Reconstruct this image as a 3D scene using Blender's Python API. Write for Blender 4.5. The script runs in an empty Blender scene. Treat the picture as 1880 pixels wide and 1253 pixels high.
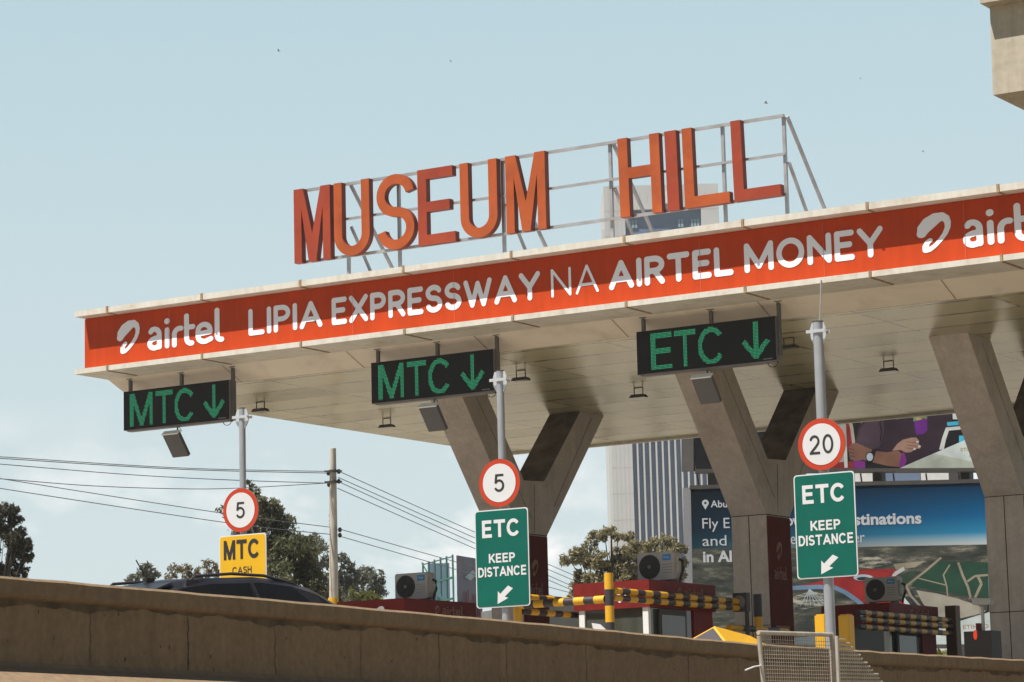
import bpy, math, random
import numpy as np
from mathutils import Vector, Matrix
R = math.radians
random.seed(7)
rng = np.random.default_rng(7)
S = bpy.context.scene
COL = S.collection

# ---------------------------------------------------------------- camera, sky, sun, exposure
F, CX, CY = 5300.0, 940.0, 626.5
YAW, PIT, ROL = R(31.56), R(8.70), R(-1.43)
fw = np.array([-math.sin(YAW) * math.cos(PIT), math.cos(YAW) * math.cos(PIT), math.sin(PIT)])
_r = np.array([math.cos(YAW), math.sin(YAW), 0.0]); _u = np.cross(_r, fw)
rt = math.cos(ROL) * _r + math.sin(ROL) * _u
up = -math.sin(ROL) * _r + math.cos(ROL) * _u
EYE = np.array([0.0, 0.0, 1.6])
cam = bpy.data.cameras.new('camera'); camo = bpy.data.objects.new('camera', cam); COL.objects.link(camo)
cam.sensor_width = 36.0; cam.lens = 36.0 * F / 1880.0; cam.clip_start = 0.5; cam.clip_end = 6000
camo.matrix_world = Matrix(((rt[0], up[0], -fw[0], EYE[0]), (rt[1], up[1], -fw[1], EYE[1]), (rt[2], up[2], -fw[2], EYE[2]), (0, 0, 0, 1)))
S.camera = camo
S.view_settings.view_transform = 'Standard'; S.view_settings.look = 'None'
S.view_settings.exposure = 0.62; S.view_settings.gamma = 1.0
try: S.view_settings.use_curve_mapping = False
except Exception: pass

SUN = Vector((-0.20, -0.48, 1.0)).normalized()          # towards the sun
sl = bpy.data.lights.new('sun', 'SUN'); sl.energy = 5.0; sl.angle = R(0.5); sl.color = (1.0, 0.95, 0.87)
so = bpy.data.objects.new('sun', sl); COL.objects.link(so)
so.rotation_euler = (-SUN).to_track_quat('-Z', 'Y').to_euler(); so.location = (0, 0, 60)

W = bpy.data.worlds.new('World'); S.world = W; W.use_nodes = True
nt = W.node_tree; nt.nodes.clear()
def N(tree, kind, **kw):
    n = tree.nodes.new(kind)
    for k, v in kw.items(): setattr(n, k, v)
    return n
wo = N(nt, 'ShaderNodeOutputWorld'); bg = N(nt, 'ShaderNodeBackground')
sky = N(nt, 'ShaderNodeTexSky', sky_type='NISHITA', sun_disc=False)
sky.sun_elevation = math.asin(SUN.z); sky.sun_rotation = math.atan2(SUN.x, SUN.y)
sky.altitude = 1600; sky.air_density = 1.0; sky.dust_density = 0.3; sky.ozone_density = 1.0
bg.inputs['Strength'].default_value = 0.05
tc = N(nt, 'ShaderNodeTexCoord'); sp = N(nt, 'ShaderNodeSeparateXYZ')
nt.links.new(tc.outputs['Generated'], sp.inputs[0])
# pale humid veil over the blue, and faint cumulus low in the sky
veil = N(nt, 'ShaderNodeMix', data_type='RGBA')
vf = N(nt, 'ShaderNodeMapRange'); vf.inputs[1].default_value = 0.28; vf.inputs[2].default_value = 0.55; vf.inputs[3].default_value = 0.85; vf.inputs[4].default_value = 0.05
nt.links.new(sp.outputs[2], vf.inputs[0]); nt.links.new(vf.outputs[0], veil.inputs['Factor'])
veil.inputs[7].default_value = (6.8, 9.4, 10.3, 1)
nt.links.new(sky.outputs[0], veil.inputs[6])
ns = N(nt, 'ShaderNodeTexNoise'); ns.inputs['Scale'].default_value = 17.0; ns.inputs['Detail'].default_value = 7.0; ns.inputs['Roughness'].default_value = 0.55
mp = N(nt, 'ShaderNodeMapping'); mp.inputs['Scale'].default_value = (1, 1, 2.1); mp.inputs['Location'].default_value = (0.37, 0.1, 0.0)
nt.links.new(tc.outputs['Generated'], mp.inputs[0]); nt.links.new(mp.outputs[0], ns.inputs['Vector'])
cr = N(nt, 'ShaderNodeMapRange'); cr.inputs[1].default_value = 0.50; cr.inputs[2].default_value = 0.66
nt.links.new(ns.outputs[0], cr.inputs[0])
el = N(nt, 'ShaderNodeMapRange'); el.inputs[1].default_value = 0.135; el.inputs[2].default_value = 0.075
nt.links.new(sp.outputs[2], el.inputs[0])
cm = N(nt, 'ShaderNodeMath', operation='MULTIPLY'); nt.links.new(cr.outputs[0], cm.inputs[0]); nt.links.new(el.outputs[0], cm.inputs[1])
low = N(nt, 'ShaderNodeMapRange'); low.inputs[1].default_value = 0.30; low.inputs[2].default_value = 0.03; low.inputs[4].default_value = 0.85
nt.links.new(sp.outputs[2], low.inputs[0])
hz = N(nt, 'ShaderNodeMix', data_type='RGBA'); hz.inputs[7].default_value = (9.4, 10.5, 10.5, 1)
nt.links.new(low.outputs[0], hz.inputs['Factor']); nt.links.new(veil.outputs[2], hz.inputs[6])
cl = N(nt, 'ShaderNodeMix', data_type='RGBA'); cl.inputs[7].default_value = (14.5, 14.2, 13.8, 1)
nt.links.new(cm.outputs[0], cl.inputs['Factor']); nt.links.new(hz.outputs[2], cl.inputs[6])
# sky dimmed behind and to the right, put in to lower the ambient light
vd = N(nt, 'ShaderNodeVectorMath', operation='DOT_PRODUCT'); vd.inputs[1].default_value = (-0.62, 0.78, 0.0)
nt.links.new(tc.outputs['Generated'], vd.inputs[0])
va = N(nt, 'ShaderNodeMapRange'); va.inputs[1].default_value = -0.2; va.inputs[2].default_value = 0.85; va.inputs[3].default_value = 0.60
nt.links.new(vd.outputs['Value'], va.inputs[0])
vs_ = N(nt, 'ShaderNodeVectorMath', operation='SCALE'); nt.links.new(cl.outputs[2], vs_.inputs[0]); nt.links.new(va.outputs[0], vs_.inputs['Scale'])
nt.links.new(vs_.outputs[0], bg.inputs['Color']); nt.links.new(bg.outputs[0], wo.inputs['Surface'])

# ---------------------------------------------------------------- measuring helpers
def ray(x, y): return fw + rt * ((x - CX) / F) - up * ((y - CY) / F)
def at(x, y, d): return EYE + ray(x, y) * d
def on(ax, v, x, y):
    k = ray(x, y); i = 'XYZ'.index(ax)
    return EYE + k * ((v - EYE[i]) / k[i])

# ---------------------------------------------------------------- materials
def mat(name, col, rough=0.6, metal=0.0, var=0.12, scale=3.0, streak=0.0, dirt=None, dirt_amt=0.0, dirt_scale=1.5, bump=0.0, spec=0.5, emis=None, es=1.0, island=0.0, fine=0.0):
    m = bpy.data.materials.new(name); m.use_nodes = True
    t = m.node_tree; b = t.nodes['Principled BSDF']
    b.inputs['Roughness'].default_value = rough; b.inputs['Metallic'].default_value = metal
    b.inputs['Specular IOR Level'].default_value = spec
    c = (*col, 1)
    tcd = N(t, 'ShaderNodeTexCoord')
    out = None
    if var > 0:
        n = N(t, 'ShaderNodeTexNoise'); n.inputs['Scale'].default_value = scale; n.inputs['Detail'].default_value = 6
        t.links.new(tcd.outputs['Object'], n.inputs['Vector'])
        mr = N(t, 'ShaderNodeMapRange'); mr.inputs[1].default_value = 0.3; mr.inputs[2].default_value = 0.7
        mr.inputs[3].default_value = 1 - var; mr.inputs[4].default_value = 1 + var
        t.links.new(n.outputs[0], mr.inputs[0])
        val = mr.outputs[0]
        if streak > 0:
            mpg = N(t, 'ShaderNodeMapping'); mpg.inputs['Scale'].default_value = (7, 7, 0.45)
            t.links.new(tcd.outputs['Object'], mpg.inputs[0])
            n2 = N(t, 'ShaderNodeTexNoise'); n2.inputs['Scale'].default_value = 1.3; n2.inputs['Detail'].default_value = 4
            t.links.new(mpg.outputs[0], n2.inputs['Vector'])
            m2 = N(t, 'ShaderNodeMapRange'); m2.inputs[1].default_value = 0.35; m2.inputs[2].default_value = 0.65
            m2.inputs[3].default_value = 1 - streak; m2.inputs[4].default_value = 1 + streak * 0.5
            t.links.new(n2.outputs[0], m2.inputs[0])
            mu = N(t, 'ShaderNodeMath', operation='MULTIPLY'); t.links.new(val, mu.inputs[0]); t.links.new(m2.outputs[0], mu.inputs[1]); val = mu.outputs[0]
        if fine > 0:
            n3 = N(t, 'ShaderNodeTexNoise'); n3.inputs['Scale'].default_value = scale * 14; n3.inputs['Detail'].default_value = 3
            t.links.new(tcd.outputs['Object'], n3.inputs['Vector'])
            m3 = N(t, 'ShaderNodeMapRange'); m3.inputs[1].default_value = 0.3; m3.inputs[2].default_value = 0.7
            m3.inputs[3].default_value = 1 - fine; m3.inputs[4].default_value = 1 + fine
            t.links.new(n3.outputs[0], m3.inputs[0])
            mu = N(t, 'ShaderNodeMath', operation='MULTIPLY'); t.links.new(val, mu.inputs[0]); t.links.new(m3.outputs[0], mu.inputs[1]); val = mu.outputs[0]
        if island > 0:
            g = N(t, 'ShaderNodeNewGeometry')
            m4 = N(t, 'ShaderNodeMapRange'); m4.inputs[3].default_value = 1 - island; m4.inputs[4].default_value = 1 + island
            t.links.new(g.outputs['Random Per Island'], m4.inputs[0])
            mu = N(t, 'ShaderNodeMath', operation='MULTIPLY'); t.links.new(val, mu.inputs[0]); t.links.new(m4.outputs[0], mu.inputs[1]); val = mu.outputs[0]
        vm = N(t, 'ShaderNodeVectorMath', operation='SCALE'); vm.inputs[0].default_value = col
        t.links.new(val, vm.inputs['Scale']); out = vm.outputs[0]
    if dirt is not None:
        n4 = N(t, 'ShaderNodeTexNoise'); n4.inputs['Scale'].default_value = dirt_scale; n4.inputs['Detail'].default_value = 8; n4.inputs['Roughness'].default_value = 0.65
        t.links.new(tcd.outputs['Object'], n4.inputs['Vector'])
        m5 = N(t, 'ShaderNodeMapRange'); m5.inputs[1].default_value = 0.5; m5.inputs[2].default_value = 0.72; m5.inputs[4].default_value = dirt_amt
        t.links.new(n4.outputs[0], m5.inputs[0])
        mx = N(t, 'ShaderNodeMix', data_type='RGBA'); mx.inputs[7].default_value = (*dirt, 1); mx.inputs[6].default_value = c
        t.links.new(m5.outputs[0], mx.inputs['Factor'])
        if out is not None: t.links.new(out, mx.inputs[6])
        out = mx.outputs[2]
    if out is None: b.inputs['Base Color'].default_value = c
    else: t.links.new(out, b.inputs['Base Color'])
    if bump > 0:
        nb = N(t, 'ShaderNodeTexNoise'); nb.inputs['Scale'].default_value = scale * 8; nb.inputs['Detail'].default_value = 5
        t.links.new(tcd.outputs['Object'], nb.inputs['Vector'])
        bp = N(t, 'ShaderNodeBump'); bp.inputs['Strength'].default_value = bump; bp.inputs['Distance'].default_value = 0.02
        t.links.new(nb.outputs[0], bp.inputs['Height']); t.links.new(bp.outputs[0], b.inputs['Normal'])
    if emis:
        b.inputs['Emission Color'].default_value = (*emis, 1); b.inputs['Emission Strength'].default_value = es
    return m

M = {}
M['concrete'] = mat('column_concrete', (0.495, 0.437, 0.405), 0.8, var=0.09, scale=1.2, streak=0.07, fine=0.07, bump=0.2, spec=.3, dirt=(0.27, 0.22, 0.19), dirt_amt=0.45, dirt_scale=1.6)
M['soot_shade'] = mat('sooty_shaded_concrete', (0.15, 0.125, 0.108), 0.9, var=0.35, scale=3, spec=.2, dirt=(0.06, 0.048, 0.04), dirt_amt=0.8, dirt_scale=2.0)  # sooty concrete with the shade under the soffit put into its colour
M['parapet'] = mat('parapet_concrete', (0.245, 0.172, 0.106), 0.9, var=0.10, scale=1.1, streak=0.09, fine=0.12, bump=0.5, dirt=(0.13, 0.092, 0.058), dirt_amt=0.4, dirt_scale=1.1, spec=.2)
M['grime'] = mat('black_grime', (0.07, 0.055, 0.04), 0.95, var=0.3, scale=9)
M['beam'] = mat('weathered_beam_concrete', (0.43, 0.38, 0.30), 0.9, var=0.12, scale=0.8, streak=0.14, fine=0.08, bump=0.25, dirt=(0.36, 0.23, 0.11), dirt_amt=0.6, dirt_scale=0.8)
M['white'] = mat('white_metal_trim', (0.60, 0.57, 0.51), 0.5, var=0.06, scale=2.0, streak=0.08, dirt=(0.36, 0.25, 0.15), dirt_amt=0.5, dirt_scale=2.6)
M['trimdirt'] = mat('rusty_joint', (0.30, 0.20, 0.12), 0.8, var=0.3, scale=12)
M['cornice'] = mat('cornice_panel', (0.74, 0.66, 0.57), 0.5, var=0.06, scale=1.0, dirt=(0.30, 0.24, 0.18), dirt_amt=0.35, dirt_scale=1.3)
M['red'] = mat('banner_red', (0.47, 0.047, 0.004), 0.55, var=0.06, scale=2.0, spec=0.25, streak=0.07, fine=0.03, bump=0.12)
M['lettering'] = mat('banner_white', (0.80, 0.815, 0.88), 0.5, var=0.02)
M['orange'] = mat('faded_orange_metal', (0.37, 0.078, 0.020), 0.55, var=0.16, scale=1.2, dirt=(0.22, 0.040, 0.016), dirt_amt=0.7, dirt_scale=1.4, spec=.25)
M['orange2'] = mat('red_orange_metal', (0.27, 0.043, 0.020), 0.55, var=0.14, scale=1.2, spec=.25, dirt=(0.36, 0.07, 0.02), dirt_amt=0.5, dirt_scale=1.4)
M['letterside'] = mat('letter_return', (0.17, 0.032, 0.016), 0.6, var=0.1)
M['galv'] = mat('galvanised_steel', (0.42, 0.42, 0.43), 0.42, 0.55, var=0.12, scale=5, dirt=(0.25, 0.17, 0.11), dirt_amt=0.35, dirt_scale=3)
M['pole'] = mat('pole_steel', (0.40, 0.41, 0.44), 0.4, 0.45, var=0.08, scale=4, streak=0.08)
M['bright'] = mat('clamp_steel', (0.72, 0.72, 0.74), 0.3, 0.6, var=0.08)
M['darkmetal'] = mat('dark_bracket', (0.05, 0.045, 0.042), 0.55, 0.2, var=0.15)
M['hanger'] = mat('hanger_steel', (0.13, 0.125, 0.12), 0.5, 0.3, var=0.1)
M['ledface'] = mat('led_face', (0.012, 0.012, 0.012), 0.55, var=0.2, scale=60, spec=0.25)
M['ledside'] = mat('led_cabinet', (0.22, 0.20, 0.21), 0.5, 0.2, var=0.08)
M['led'] = mat('led_green', (0.02, 0.12, 0.06), 0.5, var=0, emis=(0.030, 0.40, 0.19), es=0.62)
M['greybox'] = mat('antenna_grey', (0.10, 0.095, 0.10), 0.5, var=0.08)
M['signwhite'] = mat('sign_white', (0.60, 0.60, 0.62), 0.45, var=0.03)
M['signback'] = mat('sign_back', (0.30, 0.30, 0.31), 0.5, 0.5, var=0.05)
M['signred'] = mat('sign_red', (0.44, 0.036, 0.008), 0.4, var=0.05)
M['signgreen'] = mat('sign_green', (0.001, 0.100, 0.075), 0.5, var=0.07, scale=3, spec=.2)
M['signyellow'] = mat('sign_yellow', (0.64, 0.36, 0.004), 0.4, var=0.04)
M['black'] = mat('black_print', (0.018, 0.017, 0.017), 0.5, var=0)
M['yellow'] = mat('yellow_paint', (0.66, 0.35, 0.008), 0.45, var=0.08, scale=6, dirt=(0.35, 0.18, 0.03), dirt_amt=0.4, dirt_scale=6)
M['blackpaint'] = mat('black_paint', (0.035, 0.028, 0.035), 0.5, var=0.1)
M['boothred'] = mat('booth_red', (0.165, 0.012, 0.009), 0.6, var=0.15, scale=2, streak=.12, spec=.2)
M['glass'] = mat('dark_glass', (0.05, 0.052, 0.04), 0.08, var=0.05, spec=0.6)
M['boothdark'] = mat('booth_dark', (0.04, 0.03, 0.028), 0.6, var=0.1)
M['acgrey'] = mat('ac_case', (0.42, 0.39, 0.37), 0.5, var=0.05)
M['acblack'] = mat('ac_grille', (0.025, 0.023, 0.022), 0.6, var=0.1)
M['acblue'] = mat('ac_badge', (0.005, 0.23, 0.55), 0.4, var=0)
M['rubber'] = mat('rubber', (0.03, 0.03, 0.03), 0.8, var=0.1)
M['panelred'] = mat('column_poster', (0.115, 0.020, 0.012), 0.85, var=0.12, spec=.12)
M['panelmark'] = mat('column_poster_mark', (0.26, 0.15, 0.12), 0.85, var=0, spec=.12)
M['carpaint'] = mat('car_paint', (0.012, 0.010, 0.013), 0.34, 0.0, var=0.05)
M['carglass'] = mat('car_glass', (0.010, 0.010, 0.011), 0.25, var=0, spec=0.2)
M['wood'] = mat('concrete_pole', (0.50, 0.46, 0.40), 0.85, var=0.14, scale=2, streak=0.2, dirt=(0.24, 0.15, 0.09), dirt_amt=0.5, dirt_scale=2.5)
M['wire'] = mat('wire_black', (0.09, 0.09, 0.10), 0.5, var=0)
M['bark'] = mat('bark', (0.085, 0.07, 0.058), 0.9, var=0.25, scale=6)
M['road'] = mat('road_concrete', (0.26, 0.225, 0.175), 0.9, var=0.12, scale=0.4, fine=0.08)
M['ground'] = mat('dry_earth', (0.15, 0.125, 0.075), 0.95, var=0.2, scale=0.15, fine=0.15)
M['kerb'] = mat('kerb_concrete', (0.42, 0.39, 0.33), 0.9, var=0.12, scale=1.5)
M['tower'] = mat('tower_stone', (0.50, 0.50, 0.50), 0.7, var=0.05, scale=0.25)
M['towerglass'] = mat('tower_glass', (0.14, 0.19, 0.30), 0.35, var=0.12, scale=0.35, spec=0.5)
M['towerlit'] = mat('tower_pane', (0.26, 0.38, 0.46), 0.3, var=0.1)
M['whitewall'] = mat('white_wall', (0.66, 0.66, 0.66), 0.8, var=0.06)
M['wiremesh'] = mat('wire_mesh', (0.55, 0.49, 0.42), 0.5, 0.35, var=0.15, scale=8, dirt=(0.35, 0.18, 0.1), dirt_amt=0.5, dirt_scale=6)
M['redlamp'] = mat('red_lens', (0.5, 0.03, 0.01), 0.3, var=0, emis=(0.9, 0.05, 0.01), es=0.4)
M['lens'] = mat('grey_lens', (0.16, 0.16, 0.17), 0.2, var=0.15, scale=20)
M['lamp'] = mat('lamp_cap', (0.75, 0.74, 0.72), 0.5, var=0.03)
M['bird'] = mat('bird_feathers', (0.26, 0.27, 0.29), 0.8, var=0.2)
M['camwhite'] = mat('camera_case', (0.45, 0.43, 0.42), 0.5, var=0.05)

# soffit: glossy cream cladding with dark, broken joint lines and soot
def soffit_mat():
    m = bpy.data.materials.new('soffit_cladding'); m.use_nodes = True; t = m.node_tree; b = t.nodes['Principled BSDF']
    g = N(t, 'ShaderNodeNewGeometry'); sx = N(t, 'ShaderNodeSeparateXYZ'); t.links.new(g.outputs['Position'], sx.inputs[0])
    nz = N(t, 'ShaderNodeTexNoise'); nz.inputs['Scale'].default_value = 1.6; nz.inputs['Detail'].default_value = 8; nz.inputs['Roughness'].default_value = 0.7
    t.links.new(g.outputs['Position'], nz.inputs['Vector'])
    big = N(t, 'ShaderNodeTexNoise'); big.inputs['Scale'].default_value = 0.35; big.inputs['Detail'].default_value = 4
    t.links.new(g.outputs['Position'], big.inputs['Vector'])
    def line(sock, pitch, off, w):
        a = N(t, 'ShaderNodeMath', operation='ADD'); a.inputs[1].default_value = off; t.links.new(sock, a.inputs[0])
        mo = N(t, 'ShaderNodeMath', operation='PINGPONG'); mo.inputs[1].default_value = pitch / 2; t.links.new(a.outputs[0], mo.inputs[0])
        r = N(t, 'ShaderNodeMapRange'); r.inputs[1].default_value = w; r.inputs[2].default_value = w * 0.3
        t.links.new(mo.outputs[0], r.inputs[0]); return r.outputs[0]
    lx = line(sx.outputs[0], 2.46, 0.55, 0.040); ly = line(sx.outputs[1], 1.23, 0.2, 0.085)
    mxm = N(t, 'ShaderNodeMath', operation='MAXIMUM'); t.links.new(lx, mxm.inputs[0]); t.links.new(ly, mxm.inputs[1])
    br = N(t, 'ShaderNodeMapRange'); br.inputs[1].default_value = 0.42; br.inputs[2].default_value = 0.60; br.inputs[3].default_value = 0.08; br.inputs[4].default_value = 1.0
    t.links.new(nz.outputs[0], br.inputs[0])
    jl = N(t, 'ShaderNodeMath', operation='MULTIPLY'); t.links.new(mxm.outputs[0], jl.inputs[0]); t.links.new(br.outputs[0], jl.inputs[1])
    vr = N(t, 'ShaderNodeMapRange'); vr.inputs[1].default_value = 0.3; vr.inputs[2].default_value = 0.7; vr.inputs[3].default_value = 0.86; vr.inputs[4].default_value = 1.1
    t.links.new(big.outputs[0], vr.inputs[0])
    sc = N(t, 'ShaderNodeVectorMath', operation='SCALE'); sc.inputs[0].default_value = (0.50, 0.46, 0.29)
    # rust-brown smudges
    sm = N(t, 'ShaderNodeMapRange'); sm.inputs[1].default_value = 0.60; sm.inputs[2].default_value = 0.78; sm.inputs[4].default_value = 0.55
    t.links.new(nz.outputs[0], sm.inputs[0])
    m1 = N(t, 'ShaderNodeMix', data_type='RGBA'); m1.inputs[7].default_value = (0.17, 0.12, 0.075, 1)
    t.links.new(sm.outputs[0], m1.inputs['Factor']); t.links.new(sc.outputs[0], m1.inputs[6])
    m2 = N(t, 'ShaderNodeMix', data_type='RGBA'); m2.inputs[7].default_value = (0.035, 0.027, 0.02, 1)
    t.links.new(jl.outputs[0], m2.inputs['Factor']); t.links.new(m1.outputs[2], m2.inputs[6])
    t.links.new(m2.outputs[2], b.inputs['Base Color'])
    b.inputs['Roughness'].default_value = 0.20; b.inputs['Specular IOR Level'].default_value = 0.42
    wv = N(t, 'ShaderNodeTexNoise'); wv.inputs['Scale'].default_value = 0.9; wv.inputs['Detail'].default_value = 2
    t.links.new(g.outputs['Position'], wv.inputs['Vector'])
    bp = N(t, 'ShaderNodeBump'); bp.inputs['Strength'].default_value = 0.12; bp.inputs['Distance'].default_value = 0.05
    t.links.new(wv.outputs[0], bp.inputs['Height'])
    cell = N(t, 'ShaderNodeVectorMath', operation='ADD'); cell.inputs[1].default_value = (0.55, 0.2, 0); t.links.new(g.outputs['Position'], cell.inputs[0])
    dv = N(t, 'ShaderNodeVectorMath', operation='DIVIDE'); dv.inputs[1].default_value = (2.46, 1.23, 50.0); t.links.new(cell.outputs[0], dv.inputs[0])
    fl = N(t, 'ShaderNodeVectorMath', operation='FLOOR'); t.links.new(dv.outputs[0], fl.inputs[0])
    wn = N(t, 'ShaderNodeTexWhiteNoise', noise_dimensions='3D'); t.links.new(fl.outputs[0], wn.inputs['Vector'])
    sb = N(t, 'ShaderNodeVectorMath', operation='SUBTRACT'); sb.inputs[1].default_value = (.5, .5, .5); t.links.new(wn.outputs['Color'], sb.inputs[0])
    ss_ = N(t, 'ShaderNodeVectorMath', operation='MULTIPLY'); ss_.inputs[1].default_value = (.034, .034, 0); t.links.new(sb.outputs[0], ss_.inputs[0])
    ad = N(t, 'ShaderNodeVectorMath', operation='ADD'); t.links.new(ss_.outputs[0], ad.inputs[0]); t.links.new(bp.outputs[0], ad.inputs[1])
    no = N(t, 'ShaderNodeVectorMath', operation='NORMALIZE'); t.links.new(ad.outputs[0], no.inputs[0]); t.links.new(no.outputs[0], b.inputs['Normal'])
    tone = N(t, 'ShaderNodeMapRange'); tone.inputs[3].default_value = .86; tone.inputs[4].default_value = 1.06; t.links.new(wn.outputs['Value'], tone.inputs[0])
    tm = N(t, 'ShaderNodeMath', operation='MULTIPLY'); t.links.new(vr.outputs[0], tm.inputs[0]); t.links.new(tone.outputs[0], tm.inputs[1]); t.links.new(tm.outputs[0], sc.inputs['Scale'])
    return m
M['soffit'] = soffit_mat()

def leaf_mat(name, col, isl=0.45, trans=0.25):
    m = mat(name, col, 0.6, var=0.25, scale=0.6, island=isl, spec=0.3)
    t = m.node_tree; b = t.nodes['Principled BSDF']; o = [n for n in t.nodes if n.type == 'OUTPUT_MATERIAL'][0]
    tr = N(t, 'ShaderNodeBsdfTranslucent'); tr.inputs['Color'].default_value = (col[0] * 1.6, col[1] * 1.6, col[2], 1)
    mx = N(t, 'ShaderNodeMixShader'); mx.inputs[0].default_value = trans
    t.links.new(b.outputs[0], mx.inputs[1]); t.links.new(tr.outputs[0], mx.inputs[2]); t.links.new(mx.outputs[0], o.inputs['Surface'])
    return m
M['leaf_dark'] = leaf_mat('leaf_dark', (0.105, 0.108, 0.06))
M['leaf_clump'] = leaf_mat('leaf_clump', (0.065, 0.062, 0.042))
M['leaf_olive'] = leaf_mat('leaf_olive', (0.23, 0.205, 0.125), 0.6)
M['leaf_grey'] = leaf_mat('leaf_grey', (0.13, 0.135, 0.115))
M['leaf_lime'] = leaf_mat('leaf_lime', (0.13, 0.14, 0.035))
M['leaf_dry'] = leaf_mat('leaf_dry', (0.16, 0.13, 0.08))

# ---------------------------------------------------------------- mesh helpers
ROOT = {}
def tag(o, label=None, cat=None, group=None, kind=None):
    if label: o['label'] = label
    if cat: o['category'] = cat
    if group: o['group'] = group
    if kind: o['kind'] = kind
    return o
def thing(name, label, cat, loc=(0, 0, 0), group=None):
    o = bpy.data.objects.new(name, None); COL.objects.link(o); o.location = tuple(float(v) for v in loc)
    o.empty_display_size = 0.2
    ROOT[o.name] = np.array(loc, float)
    return tag(o, label, cat, group)
def offset_of(p):
    while p is not None and p.parent is not None: p = p.parent
    return ROOT.get(p.name, np.zeros(3)) if p is not None else np.zeros(3)

class MB:
    def __init__(s): s.v = []; s.f = []; s.m = []
    def add(s, vs, fs, mi=0):
        b = len(s.v); s.v += [tuple(map(float, p)) for p in vs]; s.f += [tuple(b + i for i in f) for f in fs]; s.m += [mi] * len(fs); return s
    def box(s, x0, x1, y0, y1, z0, z1, mi=0):
        return s.add([(x0, y0, z0), (x1, y0, z0), (x1, y1, z0), (x0, y1, z0), (x0, y0, z1), (x1, y0, z1), (x1, y1, z1), (x0, y1, z1)],
                     [(0, 3, 2, 1), (4, 5, 6, 7), (0, 1, 5, 4), (1, 2, 6, 5), (2, 3, 7, 6), (3, 0, 4, 7)], mi)
    def prism(s, poly, ax, a0, a1, mi=0, side=None):
        """poly: 2-D points; extruded along ax from a0 to a1. ax X: (y,z), Y: (x,z), Z: (x,y)"""
        def P(p, a): return {'X': (a, p[0], p[1]), 'Y': (p[0], a, p[1]), 'Z': (p[0], p[1], a)}[ax]
        n = len(poly); vs = [P(p, a0) for p in poly] + [P(p, a1) for p in poly]
        s.add(vs, [tuple(range(n)), tuple(range(2 * n - 1, n - 1, -1))], mi)
        b = len(s.v) - 2 * n
        fs = [(i, (i + 1) % n, n + (i + 1) % n, n + i) for i in range(n)]
        s.f += [tuple(b + i for i in f) for f in fs]; s.m += [mi if side is None else side] * n
        return s
    def tube(s, pts, r, seg=10, mi=0, cap=True):
        pts = [Vector(tuple(map(float, p))) for p in pts]; n = len(pts)
        rs = r if isinstance(r, (list, tuple)) else [r] * n
        b = len(s.v); ref = None
        for i, p in enumerate(pts):
            d = (pts[min(i + 1, n - 1)] - pts[max(i - 1, 0)]).normalized()
            if ref is None: ref = Vector((0, 0, 1)) if abs(d.z) < 0.9 else Vector((1, 0, 0))
            a = d.cross(ref).normalized(); c = d.cross(a).normalized()
            for k in range(seg):
                q = p + (a * math.cos(2 * math.pi * k / seg) + c * math.sin(2 * math.pi * k / seg)) * rs[i]; s.v.append(tuple(q))
        for i in range(n - 1):
            for k in range(seg):
                k2 = (k + 1) % seg
                s.f.append((b + i * seg + k, b + i * seg + k2, b + (i + 1) * seg + k2, b + (i + 1) * seg + k)); s.m.append(mi)
        if cap:
            s.f.append(tuple(b + k for k in range(seg))); s.m.append(mi)
            s.f.append(tuple(b + (n - 1) * seg + k for k in reversed(range(seg)))); s.m.append(mi)
        return s
    def bar(s, p, q, w, h=None, mi=0):
        """square bar between two points"""
        h = h or w; p = Vector(tuple(map(float, p))); q = Vector(tuple(map(float, q))); d = (q - p).normalized()
        ref = Vector((0, 0, 1)) if abs(d.z) < 0.95 else Vector((0, 1, 0))
        a = d.cross(ref).normalized() * w / 2; c = a.cross(d).normalized() * h / 2
        vs = [p - a - c, p + a - c, p + a + c, p - a + c, q - a - c, q + a - c, q + a + c, q - a + c]
        return s.add(vs, [(0, 3, 2, 1), (4, 5, 6, 7), (0, 1, 5, 4), (1, 2, 6, 5), (2, 3, 7, 6), (3, 0, 4, 7)], mi)
    def disc(s, c, r, y0, y1, n=40, mi=0, side=None):
        return s.prism([(c[0] + r * math.cos(2 * math.pi * k / n), c[1] + r * math.sin(2 * math.pi * k / n)) for k in range(n)], 'Y', y0, y1, mi, side)
    def build(s, name, mats, parent=None, smooth=False, local=False):
        me = bpy.data.meshes.new(name)
        v = np.array(s.v, float)
        if parent is not None and not local: v = v - offset_of(parent)
        me.from_pydata(v.tolist(), [], s.f)
        if not isinstance(mats, (list, tuple)): mats = [mats]
        for m in mats: me.materials.append(M[m] if isinstance(m, str) else m)
        if len(mats) > 1: me.polygons.foreach_set('material_index', s.m)
        if smooth:
            me.polygons.foreach_set('use_smooth', [True] * len(me.polygons))
        import bmesh
        bm = bmesh.new(); bm.from_mesh(me); bmesh.ops.recalc_face_normals(bm, faces=bm.faces); bm.to_mesh(me); bm.free()
        if smooth:
            try: me.set_sharp_from_angle(angle=R(40))
            except Exception: pass
        me.update()
        o = bpy.data.objects.new(name, me); COL.objects.link(o)
        if parent is not None: o.parent = parent
        else: ROOT[o.name] = np.zeros(3)
        return o
def kids(o): return [c for c in bpy.data.objects if c.parent is o]
def copy_tree(o, parent=None):
    c = o.copy(); COL.objects.link(c); c.parent = parent
    for ch in kids(o): copy_tree(ch, c)
    return c
def solo(mb, name, mats, label, cat, group=None, smooth=False):
    return tag(mb.build(name, mats, None, smooth), label, cat, group)
def struct(mb, name, mats): return tag(mb.build(name, mats), kind='structure')

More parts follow.
